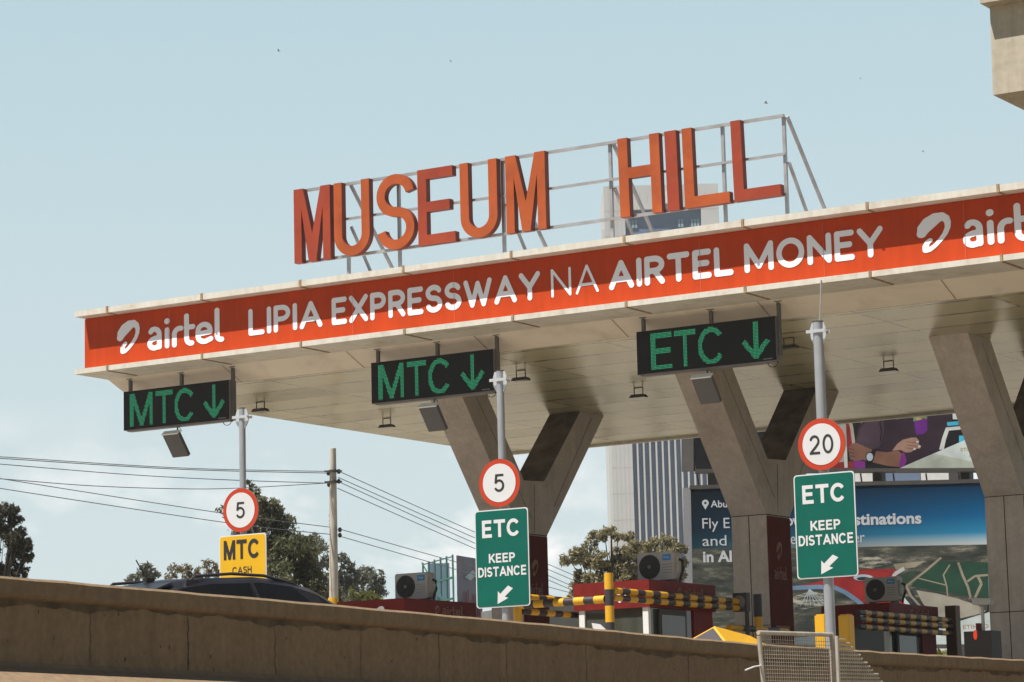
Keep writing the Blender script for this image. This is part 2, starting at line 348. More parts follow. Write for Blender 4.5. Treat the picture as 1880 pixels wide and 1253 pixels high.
# ---------------------------------------------------------------- lettering
def arc(cx, cy, rx, ry, a0, a1, n=10):
    return [(cx + rx * math.cos(R(a0 + (a1 - a0) * i / n)), cy + ry * math.sin(R(a0 + (a1 - a0) * i / n))) for i in range(n + 1)]
GL = {  # stroke letters: width, polylines in a unit box
 'A': (.76, [[(0, 0), (.5, 1), (1, 0)], [(.2, .3), (.8, .3)]]),
 'C': (.86, [[(.93, .80)] + arc(.5, .5, .5, .5, 42, 318, 22)]),
 'E': (.50, [[(1, 1), (0, 1), (0, 0), (1, 0)], [(0, .53), (.86, .53)]]),
 'I': (.0001, [[(0, 0), (0, 1)]]),
 'L': (.50, [[(0, 1), (0, 0), (1, 0)]]),
 'M': (.86, [[(0, 0), (0, 1), (.5, .12), (1, 1), (1, 0)]]),
 'N': (.66, [[(0, 0), (0, 1), (1, 0), (1, 1)]]),
 'O': (.80, [arc(.5, .5, .5, .5, 0, 360, 28)]),
 'P': (.52, [[(0, 0), (0, 1), (.5, 1)] + arc(.5, .74, .5, .26, 90, -90, 12) + [(0, .48)]]),
 'R': (.56, [[(0, 0), (0, 1), (.5, 1)] + arc(.5, .74, .5, .26, 90, -90, 12) + [(0, .48)], [(.5, .48), (1, 0)]]),
 'S': (.54, [[(.93, .86)] + arc(.5, .76, .48, .24, 40, 270, 14) + arc(.5, .26, .5, .26, 90, -140, 14) + [(.06, .16)]]),
 'T': (.64, [[(0, 1), (1, 1)], [(.5, 1), (.5, 0)]]),
 'W': (1.02, [[(0, 1), (.26, 0), (.5, .92), (.74, 0), (1, 1)]]),
 'X': (.66, [[(0, 1), (1, 0)], [(0, 0), (1, 1)]]),
 'Y': (.70, [[(0, 1), (.5, .46), (1, 1)], [(.5, .46), (.5, 0)]]),
 '>': (.72, [[(.5, 1), (.5, 0)], [(0, .52), (.5, 0), (1, .52)]]),
}
def stroke_word(word, H, w, gap):
    """strokes [(p,q,r0,r1)] of a word of height H, stroke width w; returns strokes and total width"""
    out = []; x = 0.0
    for ch in word:
        if ch == ' ': x += H * .32; continue
        gw, pls = GL[ch]; gw = gw * H
        for pl in pls:
            P = [(x + w / 2 + px * gw, w / 2 + py * (H - w)) for px, py in pl]
            for a, b in zip(P, P[1:]): out.append((a, b, w / 2, w / 2))
        x += gw + w + gap
    return out, x - gap
GB = {  # sign letters with square ends: width, segments (p, q, ext at p, ext at q) and curves
 'A': (.80, [((0, 0), (.5, 1), 1, 1), ((1, 0), (.5, 1), 1, 1), ((.22, .27), (.78, .27), 0, 0)], []),
 'C': (.80, [], [arc(.5, .5, .5, .5, 36, 324, 22)]),
 'D': (.66, [((0, 0), (0, 1), 1, 1)], [[(0, 1), (.40, 1)] + arc(.40, .5, .60, .5, 90, -90, 14) + [(0, 0)]]),
 'E': (.58, [((0, 0), (0, 1), 1, 1), ((0, 1), (1.08, 1), 1, 0), ((0, .52), (1, .52), 0, 0), ((0, 0), (1.12, 0), 1, 0)], []),
 'H': (.62, [((0, 0), (0, 1), 1, 1), ((1, 0), (1, 1), 1, 1), ((0, .52), (1, .52), 0, 0)], []),
 'I': (.0001, [((0, 0), (0, 1), 1, 1)], []),
 'K': (.64, [((0, 0), (0, 1), 1, 1), ((0, .33), (.92, 1), 0, 1), ((.33, .58), (1, 0), 0, 1)], []),
 'M': (.78, [((0, 0), (0, 1), 1, 1), ((1, 0), (1, 1), 1, 1), ((.06, 1), (.5, 0), 1, 1), ((.94, 1), (.5, 0), 1, 1)], []),
 'N': (.62, [((0, 0), (0, 1), 1, 1), ((1, 0), (1, 1), 1, 1), ((.02, 1), (.98, 0), 1, 1)], []),
 'P': (.58, [((0, 0), (0, 1), 1, 1)], [[(0, 1), (.5, 1)] + arc(.5, .73, .5, .27, 90, -90, 12) + [(0, .46)]]),
 'S': (.60, [], [arc(.5, .745, .46, .255, 25, 270, 14) + arc(.5, .25, .5, .25, 90, -155, 14)]),
 'T': (.66, [((0, 1), (1, 1), 1, 1), ((.5, 0), (.5, 1), 1, 0)], []),
 '5': (.50, [((.16, 1), (.92, 1), 0, 1), ((.16, 1), (.06, .50), 1, 0)], [[(.02, .48), (.12, .57)] + arc(.48, .33, .52, .33, 120, -155, 16)]),
 '2': (.52, [((0, 0), (1, 0), 1, 1)], [arc(.5, .71, .48, .29, 170, -35, 14) + [(.62, .36), (.06, .06)]]),
 '0': (.54, [], [arc(.5, .5, .5, .5, 0, 360, 30)]),
 '>': (.72, [((.5, 1), (.5, .1), 1, 0), ((0, .50), (.5, 0), 0, 1), ((1, .50), (.5, 0), 0, 1)], []),
}
def bold_glyph(ch, x, gw, H, w):
    _, segs, curves = GB[ch]; o = []
    f = lambda q: (x + w / 2 + q[0] * gw, w / 2 + q[1] * (H - w))
    for p, q, e0, e1 in segs: o.append((f(p), f(q), w / 2, w / 2, (e0 * w / 2, e1 * w / 2)))
    for c in curves:
        P = [f(q) for q in c]; n = len(P) - 1; closed = math.dist(P[0], P[-1]) < 1e-6
        for i, (a, b) in enumerate(zip(P, P[1:])):
            if not closed and i in (0, n - 1): o.append((a, b, w / 2, w / 2, (0, 0)))
            else: o.append((a, b, w / 2, w / 2))
    return o
def bold_word(word, H, w, gap):
    o = []; x = 0.0
    for ch in word:
        gw = GB[ch][0] * (H - w * .6); o += bold_glyph(ch, x, gw, H, w); x += gw + w + gap
    return o, x - gap
def bold_box(mb, txt, org, w_, h_, wt, gap=.10):
    st, wd = bold_word(txt, 1.0, wt, gap); put_flat(mb, fill(st, 1 / 60, 1.0), org, XD, ZD, w_ / wd, h_)
def airtel_word(H):
    """lower-case wordmark, height H"""
    w = .155; o = []
    def pl(ps, x, ww=w):
        P = [(x + a, b) for a, b in ps]
        for a, b in zip(P, P[1:]): o.append((a, b, ww / 2, ww / 2))
    h = w / 2
    pl([(.02 + h, .56)] + arc(.20, .46, .17, .17, 110, 0, 8) + [(.37, h)], 0)
    pl([(.37, .36), (.22, .35)] + arc(.22, .20, .16, .14, 90, 270, 10) + [(.30, h), (.37, .12)], 0)
    pl([(.0, h), (.0, .56)], .62); pl([(0, .82), (0, .821)], .62, .18)
    pl([(0, h), (0, .36)] + arc(.17, .38, .17, .18, 180, 75, 7), .85)
    pl([(0, .90), (0, .22)] + arc(.15, .22, .15, .15, 180, 275, 6), 1.24); pl([(0, .56), (.2, .56)], 1.24)
    pl([(.03, .31), (.40, .34), (.40, .40)] + arc(.21, .40, .19, .18, 0, 180, 10) + [(.02, .24)] + arc(.22, .24, .20, .17, 180, 300, 8) + [(.42, .13)], 1.58)
    pl([(0, .95), (0, .2)] + arc(.13, .2, .13, .13, 180, 275, 6), 2.20)
    return [((a[0] * H, a[1] * H), (b[0] * H, b[1] * H), r0 * H, r1 * H) for a, b, r0, r1 in o], 2.45 * H
def swirl_strokes(H):
    P = [(90, 255, 26), (104, 220, 36), (132, 188, 41), (165, 163, 36), (196, 155, 28), (218, 168, 22), (229, 195, 17), (228, 230, 15), (214, 268, 14), (190, 305, 13), (158, 342, 13), (128, 364, 15), (110, 364, 19), (108, 340, 17), (118, 316, 15), (133, 303, 14)]
    k = H / 265.0
    Q = [((x - 60) * k, (385 - y) * k, r * k) for x, y, r in P]
    return [((a[0], a[1]), (b[0], b[1]), a[2], b[2]) for a, b in zip(Q, Q[1:])], 185 * k
def sdf(strokes, X, Y):
    D = np.full(X.shape, 1e9)
    for st_ in strokes:
        a, b, r0, r1 = st_[:4]
        dx, dy = b[0] - a[0], b[1] - a[1]; L = dx * dx + dy * dy + 1e-12
        t = np.clip(((X - a[0]) * dx + (Y - a[1]) * dy) / L, 0, 1)
        if len(st_) == 5:
            l = math.sqrt(L); al = ((X - a[0]) * dx + (Y - a[1]) * dy) / l; pe = np.abs((X - a[0]) * dy - (Y - a[1]) * dx) / l
            D = np.minimum(D, np.maximum(pe - r0, np.maximum(-al - st_[4][0], al - l - st_[4][1]))); continue
        D = np.minimum(D, np.hypot(X - a[0] - t * dx, Y - a[1] - t * dy) - (r0 + t * (r1 - r0)))
    return D
def fill(strokes, cell, clip=None):
    """union of the strokes as a flat triangulated outline (marching squares): list of polygons of 2-D points"""
    xs = [p[0] for s in strokes for p in s[:2]]; ys = [p[1] for s in strokes for p in s[:2]]; rm = max(max(s[2], s[3]) for s in strokes) + 2 * cell
    gx = np.arange(min(xs) - rm, max(xs) + rm + cell, cell); gy = np.arange(min(ys) - rm, max(ys) + rm + cell, cell)
    X, Y = np.meshgrid(gx, gy); D = sdf(strokes, X, Y)
    if clip: D = np.maximum(D, np.maximum(-Y, Y - clip))
    polys = []
    for j in range(len(gy) - 1):
        i = 0
        while i < len(gx) - 1:
            c = [D[j, i], D[j, i + 1], D[j + 1, i + 1], D[j + 1, i]]
            ins = [v < 0 for v in c]
            if all(ins):
                k = i
                while k < len(gx) - 1 and D[j, k + 1] < 0 and D[j + 1, k + 1] < 0: k += 1
                polys.append([(gx[i], gy[j]), (gx[k], gy[j]), (gx[k], gy[j + 1]), (gx[i], gy[j + 1])]); i = k; continue
            if any(ins):
                P = [(gx[i], gy[j]), (gx[i + 1], gy[j]), (gx[i + 1], gy[j + 1]), (gx[i], gy[j + 1])]; o = []
                for q in range(4):
                    q2 = (q + 1) % 4
                    if ins[q]: o.append(P[q])
                    if ins[q] != ins[q2]:
                        t = c[q] / (c[q] - c[q2]); o.append((P[q][0] + t * (P[q2][0] - P[q][0]), P[q][1] + t * (P[q2][1] - P[q][1])))
                if len(o) > 2: polys.append(o)
            i += 1
    return polys
def put_flat(mb, polys, org, xd, zd, sx=1, sy=1, mi=0):
    org, xd, zd = map(lambda a: np.array(a, float), (org, xd, zd))
    for p in polys: mb.add([org + xd * (a * sx) + zd * (b * sy) for a, b in p], [tuple(range(len(p)))], mi)
_tc = {}
def font_polys(txt, bold=0.0):
    key = (txt, bold)
    if key in _tc: return _tc[key]
    cu = bpy.data.curves.new('lettering_source', 'FONT'); cu.body = txt; cu.offset = bold; cu.resolution_u = 6
    ob = bpy.data.objects.new('lettering_source', cu); COL.objects.link(ob)
    dg = bpy.context.evaluated_depsgraph_get(); me = ob.evaluated_get(dg).to_mesh()
    vs = [v.co.copy() for v in me.vertices]; fs = [tuple(p.vertices) for p in me.polygons]
    ob.evaluated_get(dg).to_mesh_clear(); bpy.data.objects.remove(ob); bpy.data.curves.remove(cu)
    x0 = min(v.x for v in vs); x1 = max(v.x for v in vs); y0 = min(v.y for v in vs); y1 = max(v.y for v in vs)
    _tc[key] = ([[((vs[i].x - x0), (vs[i].y - y0)) for i in f] for f in fs], x1 - x0, y1 - y0)
    return _tc[key]
def text_box(mb, txt, org, xd, zd, w, h, bold=0.0, mi=0):
    """printed text fitted into a w x h box whose lower left corner is org"""
    p, tw, th = font_polys(txt, bold)
    put_flat(mb, p, org, xd, zd, w / tw, h / th, mi)
XD = (1, 0, 0); ZD = (0, 0, 1); YD = (0, 1, 0)

# ================================================================ SETTING
RZ = 2.10      # level of the toll plaza
struct(MB().add([(-3000, -800, 0), (2500, -800, 0), (2500, 4500, 0), (-3000, 4500, 0)], [(0, 1, 2, 3)]), 'ground', 'ground')
struct(MB().box(-75, -15.06, -10, 170, 0.004, RZ), 'toll_road', 'road')
for i, x in enumerate((-31.0, -25.25, -20.1)):
    struct(MB().prism([(x - .95, 40.2), (x - .6, 39.2), (x, 38.8), (x + .6, 39.2), (x + .95, 40.2), (x + .95, 62), (x - .95, 62)], 'Z', RZ + .004, RZ + .18), 'traffic_island', 'kerb')

# ================================================================ TOLL CANOPY
XL, XR = -35.84, -13.0
can = thing('toll_canopy', 'long flat toll plaza canopy with red lettered fascia on Y-shaped concrete columns', 'canopy', (XL, 42.3, RZ))
mb = MB().prism([(42.62, 9.65), (43.95, 9.65), (43.95, 9.36), (57.62, 9.36), (57.62, 10.66), (42.62, 10.66)], 'X', XL + .02, XR)
mb.build('roof_slab', 'concrete', can)
# trims, with rusty joint straps
def trim(name, z0, z1, y1):
    m = MB().box(XL, XR, 42.3, y1, z0, z1)
    x = XL + .78
    while x < XR:
        m.box(x, x + .045, 42.285, y1 - .1, z0 - .012, z1 + .012, 1); x += 2.27
    return m.build(name, ['white', 'trimdirt'], can)
trim('upper_trim', 10.665, 10.775, 43.4)
trim('lower_trim', 9.55, 9.645, 43.28)
MB().prism([(43.275, 9.556), (43.88, 9.304), (43.88, 9.36), (43.3, 9.62)], 'X', XL, XR).build('cornice', 'cornice', can)
for x in (-33.05, -30.2, -27.4, -24.55, -21.7, -18.35, -15.9):
    m = MB(); m.add([(x, 43.283, 9.548), (x + .018, 43.283, 9.548), (x + .018, 43.875, 9.3015), (x, 43.875, 9.3015)], [(0, 1, 2, 3)]); m.build('cornice_joint', 'trimdirt', can)
MB().box(XL + .01, XR, 43.885, 57.6, 9.30, 9.355).build('soffit', 'soffit', can)
MB().box(XL, XR, 57.625, 57.75, 9.25, 10.78).build('rear_fascia', 'white', can)
MB().box(XL - .03, XL + .015, 42.63, 57.62, 9.66, 10.66).build('end_fascia', 'red', can)
ban = MB().box(XL + .02, XR, 42.595, 42.615, 9.648, 10.66).build('banner', 'red', can)
M['seam'] = mat('banner_seam', (.62, .10, .04), .5, var=0)
for x in (-33.78, -29.55, -27.35, -22.4, -20.1, -17.6):
    MB().box(x, x + .010, 42.588, 42.594, 9.70, 10.62).build('banner_seam', 'seam', ban)
BY = 42.588
def banner_text(strokes, w0, H0, x0, x1, z0, z1):
    pl = fill(strokes, H0 / 46.0)
    put_flat(lm, pl, (x0, BY, z0), XD, ZD, (x1 - x0) / w0, (z1 - z0) / H0)
lm = MB()
def bx(px, py): p = on('Y', 42.6, px, py); return p[0], p[2]
for word, pa, pb, w in (('LIPIA', (457, 617.5), (592, 553), .185), ('EXPRESSWAY', (610, 598), (992, 505), .195), ('NA', (1013, 550), (1099, 494), .095), ('AIRTEL', (1119, 536), (1346, 463), .205), ('MONEY', (1368, 507), (1621, 420), .195)):
    st, wd = stroke_word(word, 1.0, w, .10 if word != 'NA' else .16)
    x0, _ = bx(*pa); x1, _ = bx(pb[0], pb[1])
    banner_text(st, wd, 1.0, x0, x1, 9.925, 10.43)
lm.build('lettering', 'lettering', ban)
for px0, px1, qx0, qx1 in ((214.5, 257, 272, 414), (1682, 1747, 1769, None)):
    lm = MB(); st, wd = swirl_strokes(1.0)
    x0, _ = bx(px0, 620 if px0 < 900 else 430); x1, _ = bx(px1, 620 if px0 < 900 else 430)
    banner_text(st, wd, 1.0, x0, x1, 9.88, 10.535)
    lm.build('emblem', 'lettering', ban)
    lm = MB(); st, wd = airtel_word(1.0)
    x0, _ = bx(qx0, 610 if px0 < 900 else 420)
    x1 = bx(qx1, 600)[0] if qx1 else x0 + 1.83
    banner_text(st, wd, 1.0, x0, x1, 9.885, 10.52)
    lm.build('wordmark', 'lettering', ban)

# Y-shaped columns (parts of the canopy)
prof = [(49.65, RZ), (50.65, RZ), (50.65, 6.58), (53.15, 9.303), (52.15, 9.303), (50.60, 7.70), (49.80, 7.66), (48.45, 9.303), (47.42, 9.303), (49.65, 6.58)]
def seam_strip(m, x, y0, z0, y1, z1, n=(0, -1), w=.014):
    m.add([(x - w, y0 + n[0] * 0, z0), (x + w, y0, z0), (x + w, y1, z1), (x - w, y1, z1)], [(0, 1, 2, 3)], 1)
for xl in (-31.14, -25.62, -20.38):
    xr = xl + .75; xm = xl + .375
    m = MB().prism(prof, 'X', xl, xr)
    # recessed-looking dark joints on the front and side faces
    e = .004
    m.add([(xm - .009, 49.65 - e, RZ), (xm + .009, 49.65 - e, RZ), (xm + .009, 49.65 - e, 6.58), (xm - .009, 49.65 - e, 6.58)], [(0, 1, 2, 3)], 1)
    m.add([(xm - .009, 49.65 - e, 6.6), (xm + .009, 49.65 - e, 6.6), (xm + .009, 47.47 - e, 9.25), (xm - .009, 47.47 - e, 9.25)], [(0, 1, 2, 3)], 1)
    for z in (4.45, 6.57):
        m.add([(xl, 49.65 - e * 1.5, z), (xr, 49.65 - e * 1.5, z), (xr, 49.65 - e * 1.5, z + .016), (xl, 49.65 - e * 1.5, z + .016)], [(0, 1, 2, 3)], 1)
    m.add([(xr + e, 49.65, 6.57), (xr + e, 50.65, 6.57), (xr + e, 50.65, 6.59), (xr + e, 49.65, 6.59)], [(0, 1, 2, 3)], 1)
    for a, b in (((50.15, 6.62), (50.2, 7.6)), ((50.05, 6.9), (48.05, 9.2)), ((50.95, 7.2), (52.6, 9.2))):
        m.add([(xr + e, a[0], a[1]), (xr + e, a[0] + .018, a[1]), (xr + e, b[0] + .018, b[1]), (xr + e, b[0], b[1])], [(0, 1, 2, 3)], 1)
    m.m[2 + 4] = 2       # rear arm's upper face: shade painted in as dark concrete, with some sooty dirt
    m.box(xl - .0, xl + .0, 0, 0, 0, 0) if False else None
    col = m.build('column', ['concrete', 'grime', 'soot_shade'], can)
    pan = MB().box(xr + .003, xr + .022, 49.67, 50.63, RZ + .6, 6.55).build('poster', 'panelred', col)
    lm = MB()
    st, wd = swirl_strokes(1.0); put_flat(lm, fill(st, 1 / 40), (xr + .026, 49.98, 5.72), YD, ZD, .36, .36)
    st, wd = airtel_word(1.0); put_flat(lm, fill(st, 1 / 40), (xr + .026, 49.86, 5.34), YD, ZD, .56 / wd, .26)
    for z, a, b in ((4.42, 49.85, 50.45), (4.30, 49.9, 50.4), (4.12, 49.8, 50.5), (3.98, 49.95, 50.4)):
        lm.add([(xr + .025, a, z), (xr + .025, b, z), (xr + .025, b, z + .035), (xr + .025, a, z + .035)], [(0, 1, 2, 3)])
    lm.build('wordmark', 'panelmark', pan)

# ================================================================ ROOFTOP LETTER SIGN
RY = 43.0
sg = thing('rooftop_sign', 'orange block letters MUSEUM HILL on a braced steel frame on the canopy roof', 'rooftop sign', (-26, RY, 10.78))
def ry(px, py): p = on('Y', RY, px, py); return p[0], p[2]
ZT, ZB = 12.66, 11.30
xa = ry(538, 350)[0] + .05; xb = ry(1427, 207)[0]
MB().box(xa, xb + .03, RY + .16, RY + .22, ZT - .025, ZT + .025).build('top_rail', 'galv', sg)
MB().box(xa, xb + .03, RY + .16, RY + .22, 11.98, 12.02).build('middle_rail', 'galv', sg)
MB().box(xa, xb + .03, RY + .16, RY + .22, ZB - .025, ZB + .025).build('bottom_rail', 'galv', sg)
for px, py, braced in ((626, 480, 1), (720, 460, 0), (912, 430, 1), (1111, 400, 1), (1319, 370, 0), (1430, 300, 1)):
    x = ry(px, py)[0]; full = px > 650
    y0 = RY + .225
    MB().box(x - .027, x + .027, y0, y0 + .055, 10.67, ZT if full else ZB).build('post', 'galv', sg)
    if braced:
        MB().bar((x + .06, y0 + .04, ZT), (x + .06, y0 + 1.95, 10.67), .05).build('brace', 'galv', sg)
        MB().bar((x + .06, y0 + .04, 11.86), (x + .06, y0 + 1.0, 10.67), .045).build('brace', 'galv', sg)
def letter_poly(ch, w):
    """outline(s) in a box w x 1.40, stroke t"""
    H = 1.40; t = .19
    if ch == 'I': return [[(0, 0), (w, 0), (w, H), (0, H)]]
    if ch == 'L': return [[(0, 0), (w, 0), (w, t), (t, t), (t, H), (0, H)]]
    if ch == 'E': a = .185; return [[(0, 0), (w, 0), (w, a), (t, a), (t, H * .5 - a / 2), (w * .86, H * .5 - a / 2), (w * .86, H * .5 + a / 2), (t, H * .5 + a / 2), (t, H - a), (w * .95, H - a), (w * .95, H), (0, H)]]
    if ch == 'H': a = .19; zc = H * .55; return [[(0, 0), (t, 0), (t, zc - a / 2), (w - t, zc - a / 2), (w - t, 0), (w, 0), (w, H), (w - t, H), (w - t, zc + a / 2), (t, zc + a / 2), (t, H), (0, H)]]
    if ch == 'M':
        l = .17; mid = w / 2; b = .085
        return [[(0, 0), (l, 0), (l, H * .72), (mid - b, 0), (mid + b, 0), (w - l, H * .72), (w - l, 0), (w, 0), (w, H), (w - l * 1.25, H), (mid, H * .38), (l * 1.25, H), (0, H)]]
    if ch == 'U':
        t = .18; r = w / 2; ri = r - t
        o = [(0, H)] + [(r + r * math.cos(R(a)), r + r * math.sin(R(a))) for a in range(180, 361, 9)] + [(w, H), (w - t, H)]
        return [o + [(r + ri * math.cos(R(a)), r + ri * math.sin(R(a))) for a in range(360, 179, -9)] + [(t, H)]]
    if ch == 'S':
        t = .18; r = (w - t) / 2; cx = w / 2; h2 = (H - t) / 4
        c = [(cx + r * math.cos(R(a)), H - t / 2 - h2 + h2 * math.sin(R(a))) for a in range(10, 251, 8)]
        d = [(cx + r * math.cos(R(a)), t / 2 + h2 + h2 * math.sin(R(a))) for a in range(70, -171, -8)]
        P = c + d; L = []; Q = []
        for i, p in enumerate(P):
            a, b = P[max(i - 1, 0)], P[min(i + 1, len(P) - 1)]; dx, dy = b[0] - a[0], b[1] - a[1]; n = math.hypot(dx, dy)
            L.append((p[0] - dy / n * t / 2, p[1] + dx / n * t / 2)); Q.append((p[0] + dy / n * t / 2, p[1] - dx / n * t / 2))
        return [L + Q[::-1]]
for ch, p0, p1, mm, tilt in (('M', 537.5, 604, 'orange2', 0), ('U', 611, 676, 'orange', 0), ('S', 689.5, 758, 'orange', 0), ('E', 765, 833, 'orange2', 0), ('U', 843, 911, 'orange', 0), ('M', 927, 1000, 'orange', 0),
                       ('H', 1135.5, 1212, 'orange', .012), ('I', 1222.5, 1244, 'orange2', .014), ('L', 1254.5, 1337, 'orange', .012), ('L', 1345, 1431, 'orange2', .016)):
    x0 = ry(p0, 340)[0]; x1 = ry(p1, 340)[0]
    m = MB(); zz = 11.265
    for pl in letter_poly(ch, x1 - x0):
        m.prism([(x0 + a - tilt * (b - .7) * 1.2, zz + b) for a, b in pl], 'Y', RY + .02, RY + .155, 0, 1)
    lo = m.build('letter', [mm, 'letterside'], sg)

# ================================================================ LED LANE SIGNS
def led_sign(word, xl, xr, label):
    z0, z1 = 8.52, 9.28; y0 = 43.3
    t = thing('lane_sign', label, 'LED sign', ((xl + xr) / 2, y0, z1), 'LED lane signs hanging under the canopy')
    m = MB().box(xl, xr, y0 + .012, y0 + .23, z0, z1)
    m.box(xl + .05, xr - .05, y0 + .05, y0 + .2, z0 - .02, z0 + .001)
    cab = m.build('cabinet', 'ledside', t)
    fc = MB().box(xl + .008, xr - .008, y0, y0 + .011, z0 + .008, z1 - .008).build('display', 'ledface', t)
    st = []
    H = .645; w = .088
    if word == 'MTC': specs = (('M', .175, .56), ('T', .80, .40), ('C', 1.24, .51), ('>', 1.93, .54))
    else: specs = (('E', .30, .42), ('T', .76, .40), ('C', 1.21, .52), ('>', 2.03, .55))
    m = MB(); p = .0245; s = .0072
    for ch, x0, gw in specs:
        hh = H if ch != '>' else .645
        ss = []
        ss = bold_glyph(ch, 0, gw - w, hh, w)
        # snap to the lamp grid
        gx = np.arange(0, gw + p, p); gz = np.arange(0, hh + p, p); X, Z = np.meshgrid(gx, gz); D = np.maximum(sdf(ss, X, Z), np.maximum(-Z, Z - hh))
        for j, i in zip(*np.where((D < 0))):
            cx = xl + round((x0 + gx[i]) / p) * p; cz = z0 + round((.060 + gz[j]) / p) * p
            m.add([(cx - s, y0 - .003, cz - s), (cx + s, y0 - .003, cz - s), (cx + s, y0 - .003, cz + s), (cx - s, y0 - .003, cz + s)], [(0, 1, 2, 3)])
    m.build('lit_characters', 'led', fc)
    MB().box(xr - .25, xr - .08, y0 - .004, y0 - .001, z0 + .03, z0 + .05).build('maker_plate', 'lens', fc)
    for x in (xl + .10, xl + (xr - xl) * .53, xr + .025):
        b = MB().box(x - .028, x + .028, y0 + .07, y0 + .13, z1 - .005 if x < xr else z0 + .1, 9.53)
        b.box(x - .05, x + .09, y0 + .03, y0 + .16, 9.52, 9.545)
        b.build('hanger', 'hanger', t)
    MB().tube([(xr - .12 + .1 * math.cos(a) , y0 + .1, z0 - .005 + .09 * math.sin(a)) for a in np.linspace(-3.1, 0, 9)], .007, 6).build('cable', 'rubber', t)
    return t
led_sign('MTC', -35.47, -32.91, 'black LED lane sign reading MTC with down arrow, at the left end of the canopy')
led_sign('MTC', -29.65, -27.0, 'black LED lane sign reading MTC with down arrow, between the other two LED signs')
led_sign('ETC', -24.07, -21.38, 'black LED lane sign reading ETC in green lamps with down arrow')
# tilted reader antennas under the LED signs
def antenna(px, py, label):
    p = on('Y', 43.35, px, py); z = 8.5
    t = thing('reader_antenna', label, 'antenna', (p[0], 43.35, z), 'reader antennas below the LED signs')
    MB().tube([(p[0], 43.42, 8.52), (p[0], 43.42, z - .12)], .016, 8).build('rod', 'hanger', t)
    # box tilted so that its face looks down the lane
    c = np.array([p[0] - .02, 43.40, z - .33]); tl = R(38)
    n = np.array([0, -math.cos(tl), -math.sin(tl)]); v = np.array([0, -math.sin(tl), math.cos(tl)]); x = np.array([1.0, 0, 0])
    # leaning up and back: the top edge is nearer the road user
    def cor(a, b, d): return c + x * a + v * b + n * d
    def slab(a0, a1, b0, b1, d0, d1):
        m = MB(); m.add([cor(a, b, d) for d in (d0, d1) for a, b in ((a0, b0), (a1, b0), (a1, b1), (a0, b1))], [(0, 3, 2, 1), (4, 5, 6, 7), (0, 1, 5, 4), (1, 2, 6, 5), (2, 3, 7, 6), (3, 0, 4, 7)]); return m
    slab(-.19, .19, -.27, .245, -.04, .04).build('case', 'greybox', t)
    slab(-.195, .195, .246, .272, -.06, .055).build('cap', 'lamp', t)
    lm = MB(); text_box(lm, 'Genvict', cor(-.1, -.03, .043), x, v, .21, .045, .01)
    lm.build('lettering', 'lens', t)
    MB().tube([(p[0] + .03, 43.42, 8.51), (p[0] + .09, 43.43, 8.42), (p[0] + .04, 43.42, z - .14)], .006, 6).build('cable', 'rubber', t)
antenna(322, 805, 'grey tilted reader box hanging below the LED sign at the left canopy end')
antenna(794, 760, 'grey tilted reader box hanging below the middle LED sign')
antenna(1296, 705, 'grey tilted reader box hanging below the ETC LED sign')

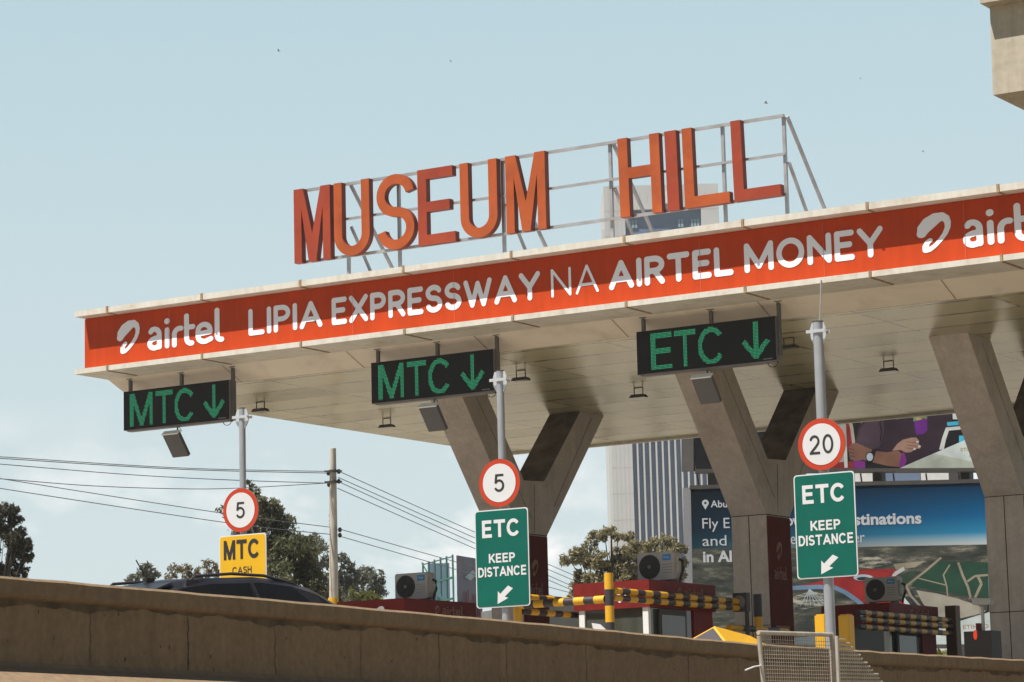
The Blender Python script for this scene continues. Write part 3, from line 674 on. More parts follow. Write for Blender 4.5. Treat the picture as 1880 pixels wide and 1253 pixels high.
# ================================================================ SIGN POSTS
def clamp(m, x, y, z, r):
    k = .14
    m.prism([(x - k, z + .06), (x - k * .75, z + .16), (x - r, z + .16), (x - r, z - .20), (x - k * .9, z - .10), (x - k, z - .06)], 'Y', y - .012, y + .012)
    m.prism([(x + k, z + .06), (x + k * .75, z + .16), (x + r, z + .16), (x + r, z - .20), (x + k * .9, z - .10), (x + k, z - .06)], 'Y', y - .012, y + .012)
def sign_post(x, ztop, r, cpx, rr, limit, plate, label):
    y = 42.1
    t = thing('sign_post', label, 'road sign', (x, y, RZ + .18), 'galvanised sign posts along the plaza')
    MB().tube([(x, y, RZ + .18), (x, y, ztop)], r, 20).build('pole', 'pole', t, smooth=True)
    m = MB(); clamp(m, x, y, ztop - .17, r)
    for sx in (-.155, .155): m.tube([(x + sx, y - .05, ztop - .16), (x + sx, y + .05, ztop - .16)], .018, 8)
    m.build('bracket', 'bright', t)
    m = MB().box(x - .17, x + .17, y - r - .02, y - r, ztop - .185, ztop - .135); m.box(x - .17, x + .17, y + r, y + r + .02, ztop - .185, ztop - .135)
    m.build('clamp_band', 'bright', t)
    MB().tube([(x, y, ztop), (x, y, ztop + .012)], r * 1.08, 20).build('cap', 'darkmetal', t)
    c = on('Y', y - r - .04, *cpx); ys = y - r - .045
    rs = MB().disc((c[0], c[2]), rr, ys, ys + .02, 56, 0, 1).build('speed_sign', ['signred', 'signback'], t)
    MB().disc((c[0], c[2]), rr * .80, ys - .005, ys - .001, 56).build('disc', 'signwhite', rs)
    lm = MB()
    h = rr * .80; w = h * (.50 if len(limit) == 1 else 1.10)
    w = h * (.62 if len(limit) == 1 else 1.26); bold_box(lm, limit, (c[0] - w / 2, ys - .010, c[2] - h * .46), w, h * .92, .122, .16)
    lm.build('numeral', 'black', rs)
    (x0, x1, z0, z1, colr, items, arrow) = plate
    def rrect(x0, x1, z0, z1, q):
        o = []
        for cx, cz, a in ((x1 - q, z1 - q, 0), (x0 + q, z1 - q, 90), (x0 + q, z0 + q, 180), (x1 - q, z0 + q, 270)):
            o += [(cx + q * math.cos(R(a + k * 15)), cz + q * math.sin(R(a + k * 15))) for k in range(7)]
        return o
    pl = MB().prism(rrect(x0, x1, z0, z1, .06), 'Y', ys, ys + .02, 0, 1).build('lane_plate', ['signwhite', 'signback'], t)
    MB().prism(rrect(x0 + .02, x1 - .02, z0 + .02, z1 - .02, .05), 'Y', ys - .005, ys - .001).build('plate_face', colr, pl)
    for txt, a, b, c0, c1, bold in items:
        lm = MB(); bold_box(lm, txt, (x0 + (x1 - x0) * a, ys - .010, z0 + (z1 - z0) * c0), (x1 - x0) * (b - a), (z1 - z0) * (c1 - c0), bold)
        lm.build('lettering', 'black' if colr == 'signyellow' else 'signwhite', pl)
    if arrow:
        w, h = x1 - x0, z1 - z0
        A = [(.40, .035), (.60, .09), (.535, .105), (.69, .185), (.60, .215), (.452, .135), (.41, .165)]
        A = [(.385, .045), (.60, .105), (.605, .082), (.66, .205), (.6, .225)] if False else A
        MB().prism([(x0 + w * a, z0 + h * b) for a, b in A], 'Y', ys - .010, ys - .006).build('arrow', 'signwhite', pl)
    # clips behind the plates
    m = MB()
    for z in (z0 + .25, z1 - .25, c[2] - .1, c[2] + .1): m.box(x - r - .02, x + r + .02, ys + .021, y + r + .01, z - .02, z + .02)
    m.build('clip', 'galv', t)
    return t
def plx(pts, y=42.0):
    q = [on('Y', y, *p) for p in pts]; return q[0][0], q[1][0], q[2][2], q[0][2]
ETC = [('ETC', .14, .85, .715, .895, .20), ('KEEP', .255, .745, .455, .55, .19), ('DISTANCE', .05, .95, .315, .415, .19)]
a = plx([(401, 985), (487, 978), (487, 1085)], 41.97)
sign_post(-31.70, 8.50, .06, (442, 937), .40, '5', (a[0], a[1], a[3] - 1.02, a[3], 'signyellow', [('MTC', .10, .87, .565, .91, .20), ('CASH', .28, .69, .31, .43, .15)], False), 'sign post with speed limit 5 and a yellow MTC CASH plate')
a = plx([(870, 939), (968, 932), (971, 1112)], 41.97)
sign_post(-26.12, 8.66, .065, (917, 887), .415, '5', (a[0], a[1], a[3] - 1.68, a[3], 'signgreen', ETC, True), 'sign post with speed limit 5 and a green ETC KEEP DISTANCE plate')
a = plx([(1455.5, 873.5), (1567, 865), (1572, 1056)], 41.95)
t3 = sign_post(-20.02, 8.88, .085, (1508.5, 816), .42, '20', (a[0], a[1], a[3] - 1.68, a[3], 'signgreen', ETC, True), 'sign post with speed limit 20 and a green ETC KEEP DISTANCE plate')
MB().tube([(-20.02, 42.17, 8.85), (-20.02, 42.29, 9.60)], .011, 6).build('stay_wire', 'galv', t3)

# ================================================================ SOFFIT FLOODLIGHTS
def flood():
    t = thing('floodlight', 'x', 'light', (0, 0, 0), 'floodlights under the canopy')
    b = MB().box(-.16, .16, -.012, .012, -.02, 0)
    for x in (-.16, .14): b.box(x, x + .022, -.012, .012, -.26, -.02)
    b.build('bracket', 'darkmetal', t, local=True)
    MB().prism([(-.27, -.30), (.27, -.30), (.20, -.215), (-.20, -.215)], 'Y', -.12, .12).build('housing', 'darkmetal', t, local=True)
    MB().box(-.24, .24, -.10, .10, -.308, -.301).build('lens', 'lens', t, local=True)
    t.scale = (.66, .66, .66)
    return t
FL = [((478, 738), 'black floodlight under the soffit, above and right of the first sign post top'), ((710, 768), 'black floodlight under the soffit, below the middle MTC lane sign'),
      ((956, 680), 'black floodlight under the soffit, just right of the middle MTC lane sign'), ((1172, 712), 'black floodlight under the soffit, left of the ETC lane sign corner'),
      ((1448, 620), 'black floodlight under the soffit, just right of the ETC lane sign'), ((1631, 663), 'black floodlight under the soffit, between the tall right post and right column')]
f0 = flood()
for i, (q, lab) in enumerate(FL):
    o = f0 if i == 0 else copy_tree(f0)
    p = on('Z', 9.298, *q); o.location = tuple(p); o['label'] = lab

# ================================================================ PARAPET WALL
pts = [(6, 3.34), (10, 3.31), (16.8, 3.27), (20.5, 3.23), (24.3, 3.18), (27, 3.135), (29.6, 3.10), (33, 3.095), (37.7, 3.10), (44, 3.09), (64, 3.05)]
# cross-section (x, dz from top): lip, wall face, flared foot
sec = [(-15.30, 0), (-15.0, 0), (-14.968, -.022), (-14.965, -.135), (-14.985, -.155), (-15.02, -.17), (-15.02, -.65), (-14.97, -.69), (-14.80, -.752), (-14.40, -.89), (-14.38, -1.25), (-14.60, -1.36), (-14.60, -3.3), (-15.30, -3.3)]
wall = thing('parapet_wall', 'long stained concrete parapet wall running along the ramp in the foreground', 'wall', (-15, 10, 0))
m = MB(); rings = []
ys = np.concatenate([np.arange(6, 44, .35), np.arange(44, 64.1, 2)])
for y in ys:
    z = np.interp(y, [p[0] for p in pts], [p[1] for p in pts])
    j = .003 * math.sin(y * 9.1) + .0025 * math.sin(y * 23.0)
    rings.append([(x, y, max(z + d + (j if d > -.03 else 0), 0.002)) for x, d in sec])
k = len(sec); vs = [p for r_ in rings for p in r_]; fs = []
for i in range(len(rings) - 1):
    for q in range(k): fs.append((i * k + q, i * k + (q + 1) % k, (i + 1) * k + (q + 1) % k, (i + 1) * k + q))
fs += [tuple(range(k)), tuple((len(rings) - 1) * k + q for q in range(k))]
m.add(vs, fs)
# cracks and run-off stains, part of the wall's own surface
def zt(y): return np.interp(y, [p[0] for p in pts], [p[1] for p in pts])
for px, wdt in ((166, .010), (345, .022), (505, .010), (662, .008), (806, .009), (930, .010), (1075, .008), (1262, .016), (1352, .007), (1560, .01)):
    y = on('X', -15.02, px, 1170)[1]; n = 9; L = []
    for i in range(n):
        L.append((y + random.uniform(-.014, .014), -.172 - i * .488 / (n - 1)))
    for (ya, da), (yb, db) in zip(L, L[1:]):
        w1, w2 = wdt * random.uniform(.15, .6), wdt * random.uniform(.15, .6)
        m.add([(-15.017, ya - w1, zt(ya) + da), (-15.017, ya + w1, zt(ya) + da), (-15.017, yb + w2, zt(yb) + db), (-15.017, yb - w2, zt(yb) + db)], [(0, 1, 2, 3)], 1)
for i in range(46):
    y = random.uniform(14, 36); d = random.uniform(-.64, -.22); a, b = random.uniform(.005, .014), random.uniform(.008, .022); n = 7
    m.add([(-15.0165, y + a * math.cos(q * 6.283 / n) * random.uniform(.5, 1.2), zt(y) + d + b * math.sin(q * 6.283 / n) * random.uniform(.5, 1.2)) for q in range(n)], [tuple(range(n))], 1)
y = 14.0
while y < 40:      # run-off staining under the lip
    l = .07; bf = lambda y_: .035 + .018 * math.sin(y_ * 1.9) + .014 * math.sin(y_ * 5.3 + 1) + .010 * math.sin(y_ * 13.1) + .007 * math.sin(y_ * 31.0)
    b0_, b1_ = bf(y), bf(y + l)
    m.add([(-15.0175, y, zt(y) - .171), (-15.0175, y + l, zt(y + l) - .171), (-15.0175, y + l, zt(y + l) - .171 - b1_), (-15.0175, y, zt(y) - .171 - b0_)], [(0, 1, 2, 3)], 2)
    y += l
m.build('wall', ['parapet', 'grime', mat('runoff_stain', (.13, .094, .06), .95, var=.35, scale=3, streak=.2, spec=.2)], wall)

# ================================================================ TOLL BOOTHS
def booth(dx, dy, label, cover=None):
    x0, x1, y0, y1 = -26.02 + dx, -24.52 + dx, 44.28 + dy, 46.72 + dy; zf = 4.58; zt_ = 5.06
    t = thing('toll_booth', label, 'toll booth', ((x0 + x1) / 2, (y0 + y1) / 2, RZ + .18), 'red-roofed toll booths')
    fa = MB().box(x0 - .02, x1 + .02, y0 - .02, y1 + .02, zf, zt_).build('roof_fascia', 'boothred', t)
    lm = MB(); st, wd = swirl_strokes(1.0); put_flat(lm, fill(st, 1 / 36), (x0 + .86, y0 - .026, zf + .10), XD, ZD, .30, .26)
    lm.build('emblem', 'lettering', fa)
    lm = MB(); yy = y0 + 1.0
    st, wd = swirl_strokes(1.0); put_flat(lm, fill(st, 1 / 30), (x1 + .026, yy, zf + .22), YD, ZD, .22, .17)
    st, wd = airtel_word(1.0); put_flat(lm, fill(st, 1 / 30), (x1 + .026, yy + .26, zf + .22), YD, ZD, .75 / wd, .17)
    lm.build('wordmark', 'panelmark', fa)
    m = MB().box(x0 + .03, x1 - .03, y0 + .03, y1 - .03, RZ + .18, RZ + 1.25)
    m.box(x0 + .03, x1 - .03, y1 - .75, y1 - .03, RZ + 1.25, zf)
    m.build('wall', 'boothred', t)
    MB().box(x0 + .06, x1 - .06, y0 + .06, y1 - .8, RZ + 1.25, zf).build('glazing', 'glass', t)
    for xx in (x0 + .12, x1 - .09):
        MB().box(xx - .055, xx + .055, y0 + .015, y0 + .1, RZ + 1.2, zf).build('corner_post', 'whitewall', t)
    MB().box(x0 + .2, x1 - .15, y0 + .03, y0 + .058, RZ + 1.9, RZ + 1.93).build('window_bar', 'boothdark', t)
    d = MB().box(x1 - .028, x1 + .004, y0 + .35, y0 + 1.35, RZ + .25, zf - .02).build('door', 'boothdark', t)
    MB().box(x1 + .005, x1 + .012, y0 + .42, y0 + 1.28, RZ + 1.25, zf - .12).build('pane', 'glass', d)
    MB().box(x1 + .005, x1 + .02, y0 + .4, y0 + 1.3, RZ + 1.05, RZ + 1.09).build('rail', 'galv', d)
    return t
tb2 = booth(0, 0, 'red toll booth behind the yellow and black guard rails')
m = MB(); m.prism([(-25.72, 4.36), (-25.55, 4.33), (-25.42, 4.22), (-25.36, 4.05), (-25.48, 4.1), (-25.58, 4.2), (-25.7, 4.27)], 'Y', 44.326, 44.332)
m.build('paper_notice', 'signwhite', tb2)
booth(-5.55, .6, 'toll booth with only its red roof showing over the parapet, near the utility pole')
booth(-.05, 10.2, 'shaded toll booth behind the yellow bollards, below the big billboard')
# air conditioners on the booth roofs
def ac(x, y, z, label):
    t = thing('air_conditioner', label, 'air conditioner', (x, y, z), 'outdoor air conditioner units on the booths')
    w, h, dp = .74, .50, .26; z += .05
    q = .03; prof2 = [(x - w / 2 + q, z), (x + w / 2 - q, z), (x + w / 2, z + q), (x + w / 2, z + h - q), (x + w / 2 - q, z + h), (x - w / 2 + q, z + h), (x - w / 2, z + h - q), (x - w / 2, z + q)]
    cs = MB().prism(prof2, 'Y', y, y + dp).build('case', 'acgrey', t)
    c = (x - .125, z + .245); g = MB().disc(c, .215, y - .008, y - .001, 40)
    gr = g.build('fan_grille', 'acblack', t)
    m = MB()
    for r_ in (.06, .10, .14, .18, .21):
        P = [(c[0] + r_ * math.cos(2 * math.pi * k / 30), y - .011, c[1] + r_ * math.sin(2 * math.pi * k / 30)) for k in range(31)]
        m.tube(P, .0035, 5, cap=False)
    for k in range(12):
        a = 2 * math.pi * k / 12; m.tube([(c[0] + .03 * math.cos(a), y - .012, c[1] + .03 * math.sin(a)), (c[0] + .21 * math.cos(a), y - .012, c[1] + .21 * math.sin(a))], .003, 5)
    m.build('guard', 'darkmetal', gr)
    MB().disc(c, .035, y - .018, y - .012, 16).build('hub', 'lens', gr)
    b = MB().box(x + .14, x + .31, y - .006, y - .001, z + h - .155, z + h - .05).build('badge', 'acblue', t)
    lm = MB(); text_box(lm, 'Midea', (x + .165, y - .0095, z + h - .122), XD, ZD, .12, .045, .01); lm.build('lettering', 'signwhite', b)
    m = MB()
    for i in range(4): m.box(x + .13, x + .32, y - .005, y - .001, z + .12 + i * .05, z + .128 + i * .05)
    m.build('louvre', 'lens', t)
    m = MB()
    for xx in (x - .25, x + .25): m.box(xx - .03, xx + .03, y - .02, y + dp + .02, z - .05, z - .002)
    m.build('foot', 'darkmetal', t)
    MB().prism([(x + w / 2 + .001, z + .1), (x + w / 2 + .035, z + .1), (x + w / 2 + .035, z + .42), (x + w / 2 + .001, z + .42)], 'Y', y + .06, y + .18).build('valve_cover', 'acgrey', t)
    MB().tube([(x + w / 2 + .02, y + .14, z + .36), (x + w / 2 + .09, y + .16, z + .33), (x + w / 2 + .10, y + .16, z + .18), (x + w / 2 + .05, y + .15, z + .05), (x + w / 2 + .03, y + .15, z - .05)], .026, 8).build('hose', 'rubber', t, smooth=True)
ac(-24.90, 45.25, 5.06, 'air conditioner on the red booth behind the striped rails, lit against trees')
ac(-30.62, 45.95, 5.06, 'air conditioner on the booth roof near the utility pole')
ac(-24.85, 54.75, 5.06, 'air conditioner in the shade on the booth below the big billboard')

# ================================================================ STRIPED GUARD RAILS
def striped(p, q, r, pitch, start=0, seg=16):
    """one striped tube: alternating yellow / black rings in one mesh"""
    p = np.array(p, float); q = np.array(q, float); L = np.linalg.norm(q - p); m = MB(); a = 0; k = start
    while a < L - 1e-6:
        b = min(a + pitch, L); m.tube([p + (q - p) * a / L, p + (q - p) * b / L], r, seg, k % 2, cap=(a == 0 or b == L)); a = b; k += 1
    return m
gr = thing('guard_rail', 'yellow and black striped pipe guard rail around the red toll booth front', 'guard rail', (-25.2, 42.6, RZ + .18))
yl, xl_, xr_ = 42.6, -26.19, -24.36
zr = 4.63
MB().tube([(xl_, yl, RZ + .18), (xl_, yl, zr)], .075, 18).build('post', 'yellow', gr, smooth=True)
striped((xl_ - .05, yl, zr), (xr_ - .08, yl, zr + .01), .068, .20).build('front_rail', ['yellow', 'blackpaint'], gr, smooth=True)
m = striped((xr_, yl, 5.08), (xr_, yl, RZ + .18), .078, .278); m.build('corner_post', ['yellow', 'blackpaint'], gr, smooth=True)
for z in (zr + .155, zr + .035):
    striped((xr_ + .02, yl + .08, z), (xr_ + .02, 47.6, z), .056, .27, 0).build('side_rail', ['yellow', 'blackpaint'], gr, smooth=True)
striped((xr_ + .02, 46.9, zr - .33), (xr_ + .02, 49.3, zr - .33), .056, .5, 0).build('side_rail', ['yellow', 'blackpaint'], gr, smooth=True)
striped((xl_ + .02, yl + .08, zr + .15), (xl_ + .02, 47.6, zr + .15), .056, .27, 1).build('side_rail', ['yellow', 'blackpaint'], gr, smooth=True)
striped((xl_ + .02, yl + .08, zr - .1), (xl_ + .02, 47.6, zr - .1), .056, .27, 1).build('side_rail', ['yellow', 'blackpaint'], gr, smooth=True)
striped((xr_ + .02, 48.1, RZ + .18), (xr_ + .02, 48.1, 4.95), .085, .45, 1).build('end_post', ['blackpaint', 'yellow'], gr, smooth=True)
g2 = thing('guard_rail', 'shaded striped guard rail ending in a dark post, right of the yellow bollards', 'guard rail', (-24.3, 56, RZ + .18))
for z in (zr + .14, zr + .01, zr - .14):
    striped((-24.3, 52.4, z), (-24.3, 57.0, z), .055, .27, 1).build('side_rail', ['yellow', 'blackpaint'], g2, smooth=True)
MB().box(-24.42, -24.18, 57.0, 57.24, RZ + .18, 5.08).build('end_post', mat('brown_post', (.09, .045, .02), .6), g2)

# traffic lamp beside the column
tl = thing('signal_lamp', 'round grey lane signal lamp on a thin post beside the middle column', 'signal light', (-24.0, 47.6, RZ + .18))
c = on('Y', 47.3, 1357, 1106)
MB().tube([(c[0] + .1, 47.4, RZ + .18), (c[0] + .1, 47.4, c[2] + .1)], .04, 12).build('post', 'darkmetal', tl, smooth=True)
MB().box(c[0] - .13, c[0] + .15, 47.3, 47.45, c[2] - .17, c[2] + .17).build('housing', 'boothdark', tl)
MB().disc((c[0], c[2]), .125, 47.285, 47.298, 28).build('lens', 'lens', tl)
# yellow bollards by the tall post
for px, lab in ((1504.5, 'yellow square bollard just left of the tall right sign post'), (1548, 'yellow square bollard just right of the tall right sign post')):
    p = on('Y', 42.75, px, 1128); b = thing('bollard', lab, 'bollard', (p[0], 42.8, RZ + .18), 'yellow bollards at the sign post')
    MB().prism([(p[0] - .09, 42.75), (p[0] + .075, 42.75), (p[0] + .095, 42.77), (p[0] + .095, 42.95), (p[0] - .09, 42.95)], 'Z', RZ + .18, p[2] - .02).build('body', 'yellow', b)
    MB().prism([(p[0] - .07, 42.77), (p[0] + .075, 42.77), (p[0] + .075, 42.93), (p[0] - .07, 42.93)], 'Z', p[2] - .02, p[2]).build('cap', 'yellow', b)
p = on('Y', 58, 612, 1104)
b = solo(MB().tube([(p[0], 58, RZ), (p[0], 58, p[2] + .08)], [.13, .13], 18), 'bollard', 'yellow', 'round yellow bollard at the foot of the utility pole', 'bollard', 'yellow bollards at the sign post', True)
# island nose block
nb = thing('island_nose_block', 'yellow and black peaked island nose block behind the parapet', 'crash block', (-19.9, 38.6, RZ))
A = on('Y', 38.2, 1312, 1150); z1 = A[2]; xa_ = A[0]
MB().add([(xa_ - .5, 37.4, RZ), (xa_ + .45, 37.4, RZ), (xa_ + .45, 39.6, RZ), (xa_ - .5, 39.6, RZ), (xa_ - .42, 37.7, 3.50), (xa_ + .4, 37.9, 3.50), (xa_ + .4, 39.4, 3.50), (xa_ - .42, 39.4, 3.45), (xa_, 38.2, z1), (xa_ + .12, 39.1, z1 - .12)],
         [(0, 1, 5, 4), (1, 2, 6, 5), (2, 3, 7, 6), (3, 0, 4, 7), (4, 5, 8), (5, 6, 9, 8), (6, 7, 9), (7, 4, 8, 9)]).build('body', 'yellow', nb)
e = Vector((0.05, -.09, .04)) * .25
P = [Vector((xa_ - .36, 37.74, 3.40)), Vector((xa_ + .36, 37.95, 3.40)), Vector((xa_ + .02, 38.18, z1 - .07))]
P = [Vector((xa_ - .42, 37.7, 3.50)), Vector((xa_ + .4, 37.9, 3.50)), Vector((xa_, 38.2, z1))]; ce = (P[0] + P[1] + P[2]) / 3; nn_ = (P[1] - P[0]).cross(P[2] - P[0]).normalized()
if nn_.y > 0: nn_ = -nn_
P = [ce + (p_ - ce) * .84 + nn_ * .01 for p_ in P]; P2_ = [ce + (p_ - ce) * .84 + nn_ * .002 for p_ in P]
MB().add(P + P2_, [(0, 1, 2), (5, 4, 3), (0, 3, 4, 1), (1, 4, 5, 2), (2, 5, 3, 0)]).build('black_panel', 'blackpaint', nb)
# lane controller with camera by the right column
cb = thing('control_cabinet', 'black lane control cabinet with a red lamp beside the right column', 'cabinet', (-19.6, 47.3, RZ + .18))
MB().box(-19.93, -19.42, 47.3, 47.75, RZ + .18, 4.02).build('case', 'boothdark', cb)
p = on('Y', 47.28, 1790, 1166); m = MB()
m.prism([(p[0] + .035 * math.cos(a), p[2] + .085 * math.sin(a)) for a in np.linspace(0, 6.28, 16)[:-1]], 'Y', 47.285, 47.298); m.build('lamp', 'redlamp', cb)
cc = thing('security_camera', 'grey box security camera on a short mast above the black cabinet', 'camera', (-19.62, 47.4, 4.02))
p = on('Y', 47.4, 1801, 1105)
MB().tube([(p[0], 47.45, 4.02), (p[0], 47.45, p[2] - .08)], .03, 10).build('mast', 'camwhite', cc, smooth=True)
m = MB().prism([(p[0] - .13, p[2] - .05), (p[0] + .20, p[2] - .06), (p[0] + .21, p[2] + .03), (p[0] - .15, p[2] + .05)], 'Y', 47.33, 47.5); m.build('housing', 'camwhite', cc)
MB().prism([(p[0] - .20, p[2] + .052), (p[0] + .22, p[2] + .033), (p[0] + .22, p[2] + .045), (p[0] - .20, p[2] + .066)], 'Y', 47.31, 47.52).build('sun_shield', 'camwhite', cc)
MB().prism([(p[0] - .145, p[2] - .04), (p[0] - .131, p[2] - .04), (p[0] - .151, p[2] + .045), (p[0] - .165, p[2] + .045)], 'Y', 47.35, 47.48).build('lens', 'acblack', cc)
MB().tube([(p[0] + .03, 47.45, p[2] - .2), (p[0] + .1, 47.45, p[2] - .16), (p[0] + .12, 47.45, p[2] - .05)], .012, 6).build('cable', 'rubber', cc)
MB().box(p[0] - .12, p[0] - .05, 47.4, 47.5, 4.03, 4.16).build('beacon', 'boothred', cc)

# ================================================================ CAR
car = thing('car', 'black estate car with roof rails and whip antenna, passing behind the parapet', 'car', (-17.85, 22.8, RZ)); CAR = car
cx = -17.85
side = [(20.42, 2.45), (20.35, 2.95), (20.5, 3.22), (21.0, 3.28), (24.3, 3.22), (25.0, 3.05), (25.35, 2.85), (25.4, 2.45)]
m = MB(); m.prism(side, 'X', cx - .88, cx + .88); m.build('body', 'carpaint', car)
# greenhouse: rings (y, z, half width)
roofp = [(20.95, 3.49, .56), (21.15, 3.56, .60), (21.6, 3.61, .66), (22.5, 3.645, .67), (23.1, 3.625, .66), (23.6, 3.56, .64), (24.1, 3.43, .62), (24.75, 3.20, .70)]
base = [(20.6, 3.2, .83), (21.0, 3.25, .84), (21.6, 3.25, .85), (22.5, 3.24, .86), (23.1, 3.23, .86), (23.7, 3.21, .85), (24.3, 3.19, .82), (24.8, 3.17, .76)]
vs = []; n = len(roofp)
for (y, z, w), (yb, zb, wb) in zip(roofp, base):
    vs += [(cx - wb, yb, zb), (cx - w - .03, y, z - .075), (cx - w + .08, y, z - .012), (cx, y, z + .012), (cx + w - .08, y, z - .012), (cx + w + .03, y, z - .075), (cx + wb, yb, zb)]
fs = []; ms = []
m = MB(); b0 = [(i * 7 + q, i * 7 + q + 1, (i + 1) * 7 + q + 1, (i + 1) * 7 + q) for i in range(n - 1) for q in range(1, 5)]
m.add(vs, b0 + [(0, 1, 2, 3, 4, 5, 6)]); m.build('roof', 'carpaint', car, smooth=True)
m = MB(); m.add(vs, [(i * 7 + 5, i * 7 + 6, (i + 1) * 7 + 6, (i + 1) * 7 + 5) for i in range(n - 1)]); m.build('side_window', 'carglass', car)
m = MB(); m.add(vs, [(i * 7, i * 7 + 1, (i + 1) * 7 + 1, (i + 1) * 7) for i in range(n - 1)]); m.build('side_window', 'carglass', car)
for sx in (-1, 1):
    P = [(cx + sx * .60, 21.30, 3.56), (cx + sx * .60, 21.45, 3.635), (cx + sx * .60, 22.1, 3.675), (cx + sx * .60, 22.7, 3.672), (cx + sx * .60, 23.2, 3.615), (cx + sx * .60, 23.45, 3.545)]
    m = MB().tube([(a_, b_, c_ - .022) for a_, b_, c_ in P], .015, 8); m.box(cx + sx * .60 - .02, cx + sx * .60 + .02, 21.27, 21.5, 3.51, 3.575); m.build('roof_rail', 'blackpaint', car, smooth=True)
    m = MB(); m.bar((cx + sx * .70, 22.32, 3.55), (cx + sx * .875, 22.34, 3.25), .07, .05); m.build('door_pillar', 'carpaint', car)
MB().tube([(cx + .08, 21.25, 3.60), (cx + .08, 21.05, 3.79)], .007, 6).build('antenna', 'black', car)
MB().box(cx + .05, cx + .11, 21.2, 21.33, 3.585, 3.62).build('antenna_base', 'black', car)
MB().prism([(20.66, 3.42), (20.69, 3.45), (21.1, 3.553), (21.05, 3.52)], 'X', cx - .52, cx + .56).build('spoiler', 'carpaint', car)
for y in (21.3, 24.4):
    for sx in (-.80, .80):
        w = MB().prism([(y + .33 * math.cos(a), RZ + .33 + .33 * math.sin(a)) for a in np.linspace(0, 6.283, 25)[:-1]], 'X', cx + sx - .11, cx + sx + .11).build('wheel', 'rubber', car)
        MB().prism([(y + .21 * math.cos(a), RZ + .33 + .21 * math.sin(a)) for a in np.linspace(0, 6.283, 25)[:-1]], 'X', cx + sx - .115, cx + sx + .115).build('rim', 'galv', w)

CAR.location = (-17.5, 22.97, RZ + .015); CAR.rotation_euler.z = R(-10); CAR.scale = (1, .72, 1)

# ================================================================ WIRE MESH BARRIERS
p0 = at(1393, 1162, 27.6); p1 = at(1528, 1166, 28.6)
mg = thing('mesh_gate', 'framed wire mesh panel in front of the parapet', 'mesh barrier', (p0[0], p0[1], 0))
d = p1 - p0; d[2] = 0; L = np.linalg.norm(d); d /= L; zt0, zt1 = p0[2], p1[2]
def g(a, z): return p0 * np.array([1, 1, 0]) + d * a + np.array([0, 0, z])
MB().tube([g(-.01, zt0), g(L, zt1)], .022, 10).build('top_rail', 'wiremesh', mg, smooth=True)
MB().tube([g(0, zt0 - .03), g(.06, zt0 - .6), g(.12, .0)], .022, 10).build('post', 'wiremesh', mg, smooth=True)
MB().tube([g(L, zt1), g(L + .02, 0)], .036, 10).build('post', 'wiremesh', mg, smooth=True)
m = MB(); a = .05
while a < L - .03:
    m.tube([g(a, zt0 - .02), g(a + .05, .05)], .0026, 4, cap=False); a += .040
z = zt0 - .06
while z > .1:
    m.tube([g(.02, z), g(L, z)], .0026, 4, cap=False); z -= .036
m.build('mesh', 'wiremesh', mg)
MB().tube([g(-.25, zt0 - .36), g(-.1, zt0 - .325), g(.03, zt0 - .31), g(.06, zt0 - .315)], .008, 6).build('tie_wire', 'lamp', mg)
p0b = at(1536, 1168, 28.3)
ms2 = thing('mesh_ramp_panel', 'wire mesh panel with a stepped sloping edge, right of the framed mesh panel', 'mesh barrier', (p0b[0], p0b[1], 0))
def g2_(a, z): return p0b * np.array([1, 1, 0]) + d * a + np.array([0, 0, z])
MB().tube([g2_(0, p0b[2]), g2_(.01, 0)], .02, 8).build('post', 'wiremesh', ms2, smooth=True)
m = MB(); z = p0b[2] - .03; i = 0; ends = []
while z > .15:
    a = min(.12 + (p0b[2] - z) * 1.62 + random.uniform(-.03, .03), 2.6); ends.append((z, a))
    m.tube([g2_(0, z), g2_(a, z)], .0105 if i > 0 else .006, 5); z -= .037; i += 1
a = .035
while a < 2.5:
    zz = max([z for z, e_ in ends if e_ > a] + [0.2]); m.tube([g2_(a, zz), g2_(a + .03, .1)], .0034, 4, cap=False); a += .040
m.build('mesh', 'wiremesh', ms2)

# ================================================================ OVERPASS
ov = thing('concrete_overpass', 'weathered concrete overpass end jutting in at the upper right corner', 'bridge', (-12, 40, 0))
A = on('Y', 38.0, 1823, 175); T = on('Y', 38.0, 1809, 14)
MB().prism([(A[0] - .0, A[2]), (2, A[2]), (2, T[2]), (A[0] + .02, T[2])], 'Y', 38.0, 46.5).build('pier_cap', 'beam', ov)
MB().prism([(A[0] - .03, T[2] + .002), (2, T[2] + .002), (2, T[2] + 1.1), (A[0] - .03, T[2] + 1.1)], 'Y', 37.76, 47.2).build('deck', 'beam', ov)
MB().box(-9, -7, 41, 44, 0, A[2] - .002).build('pier', 'beam', ov)

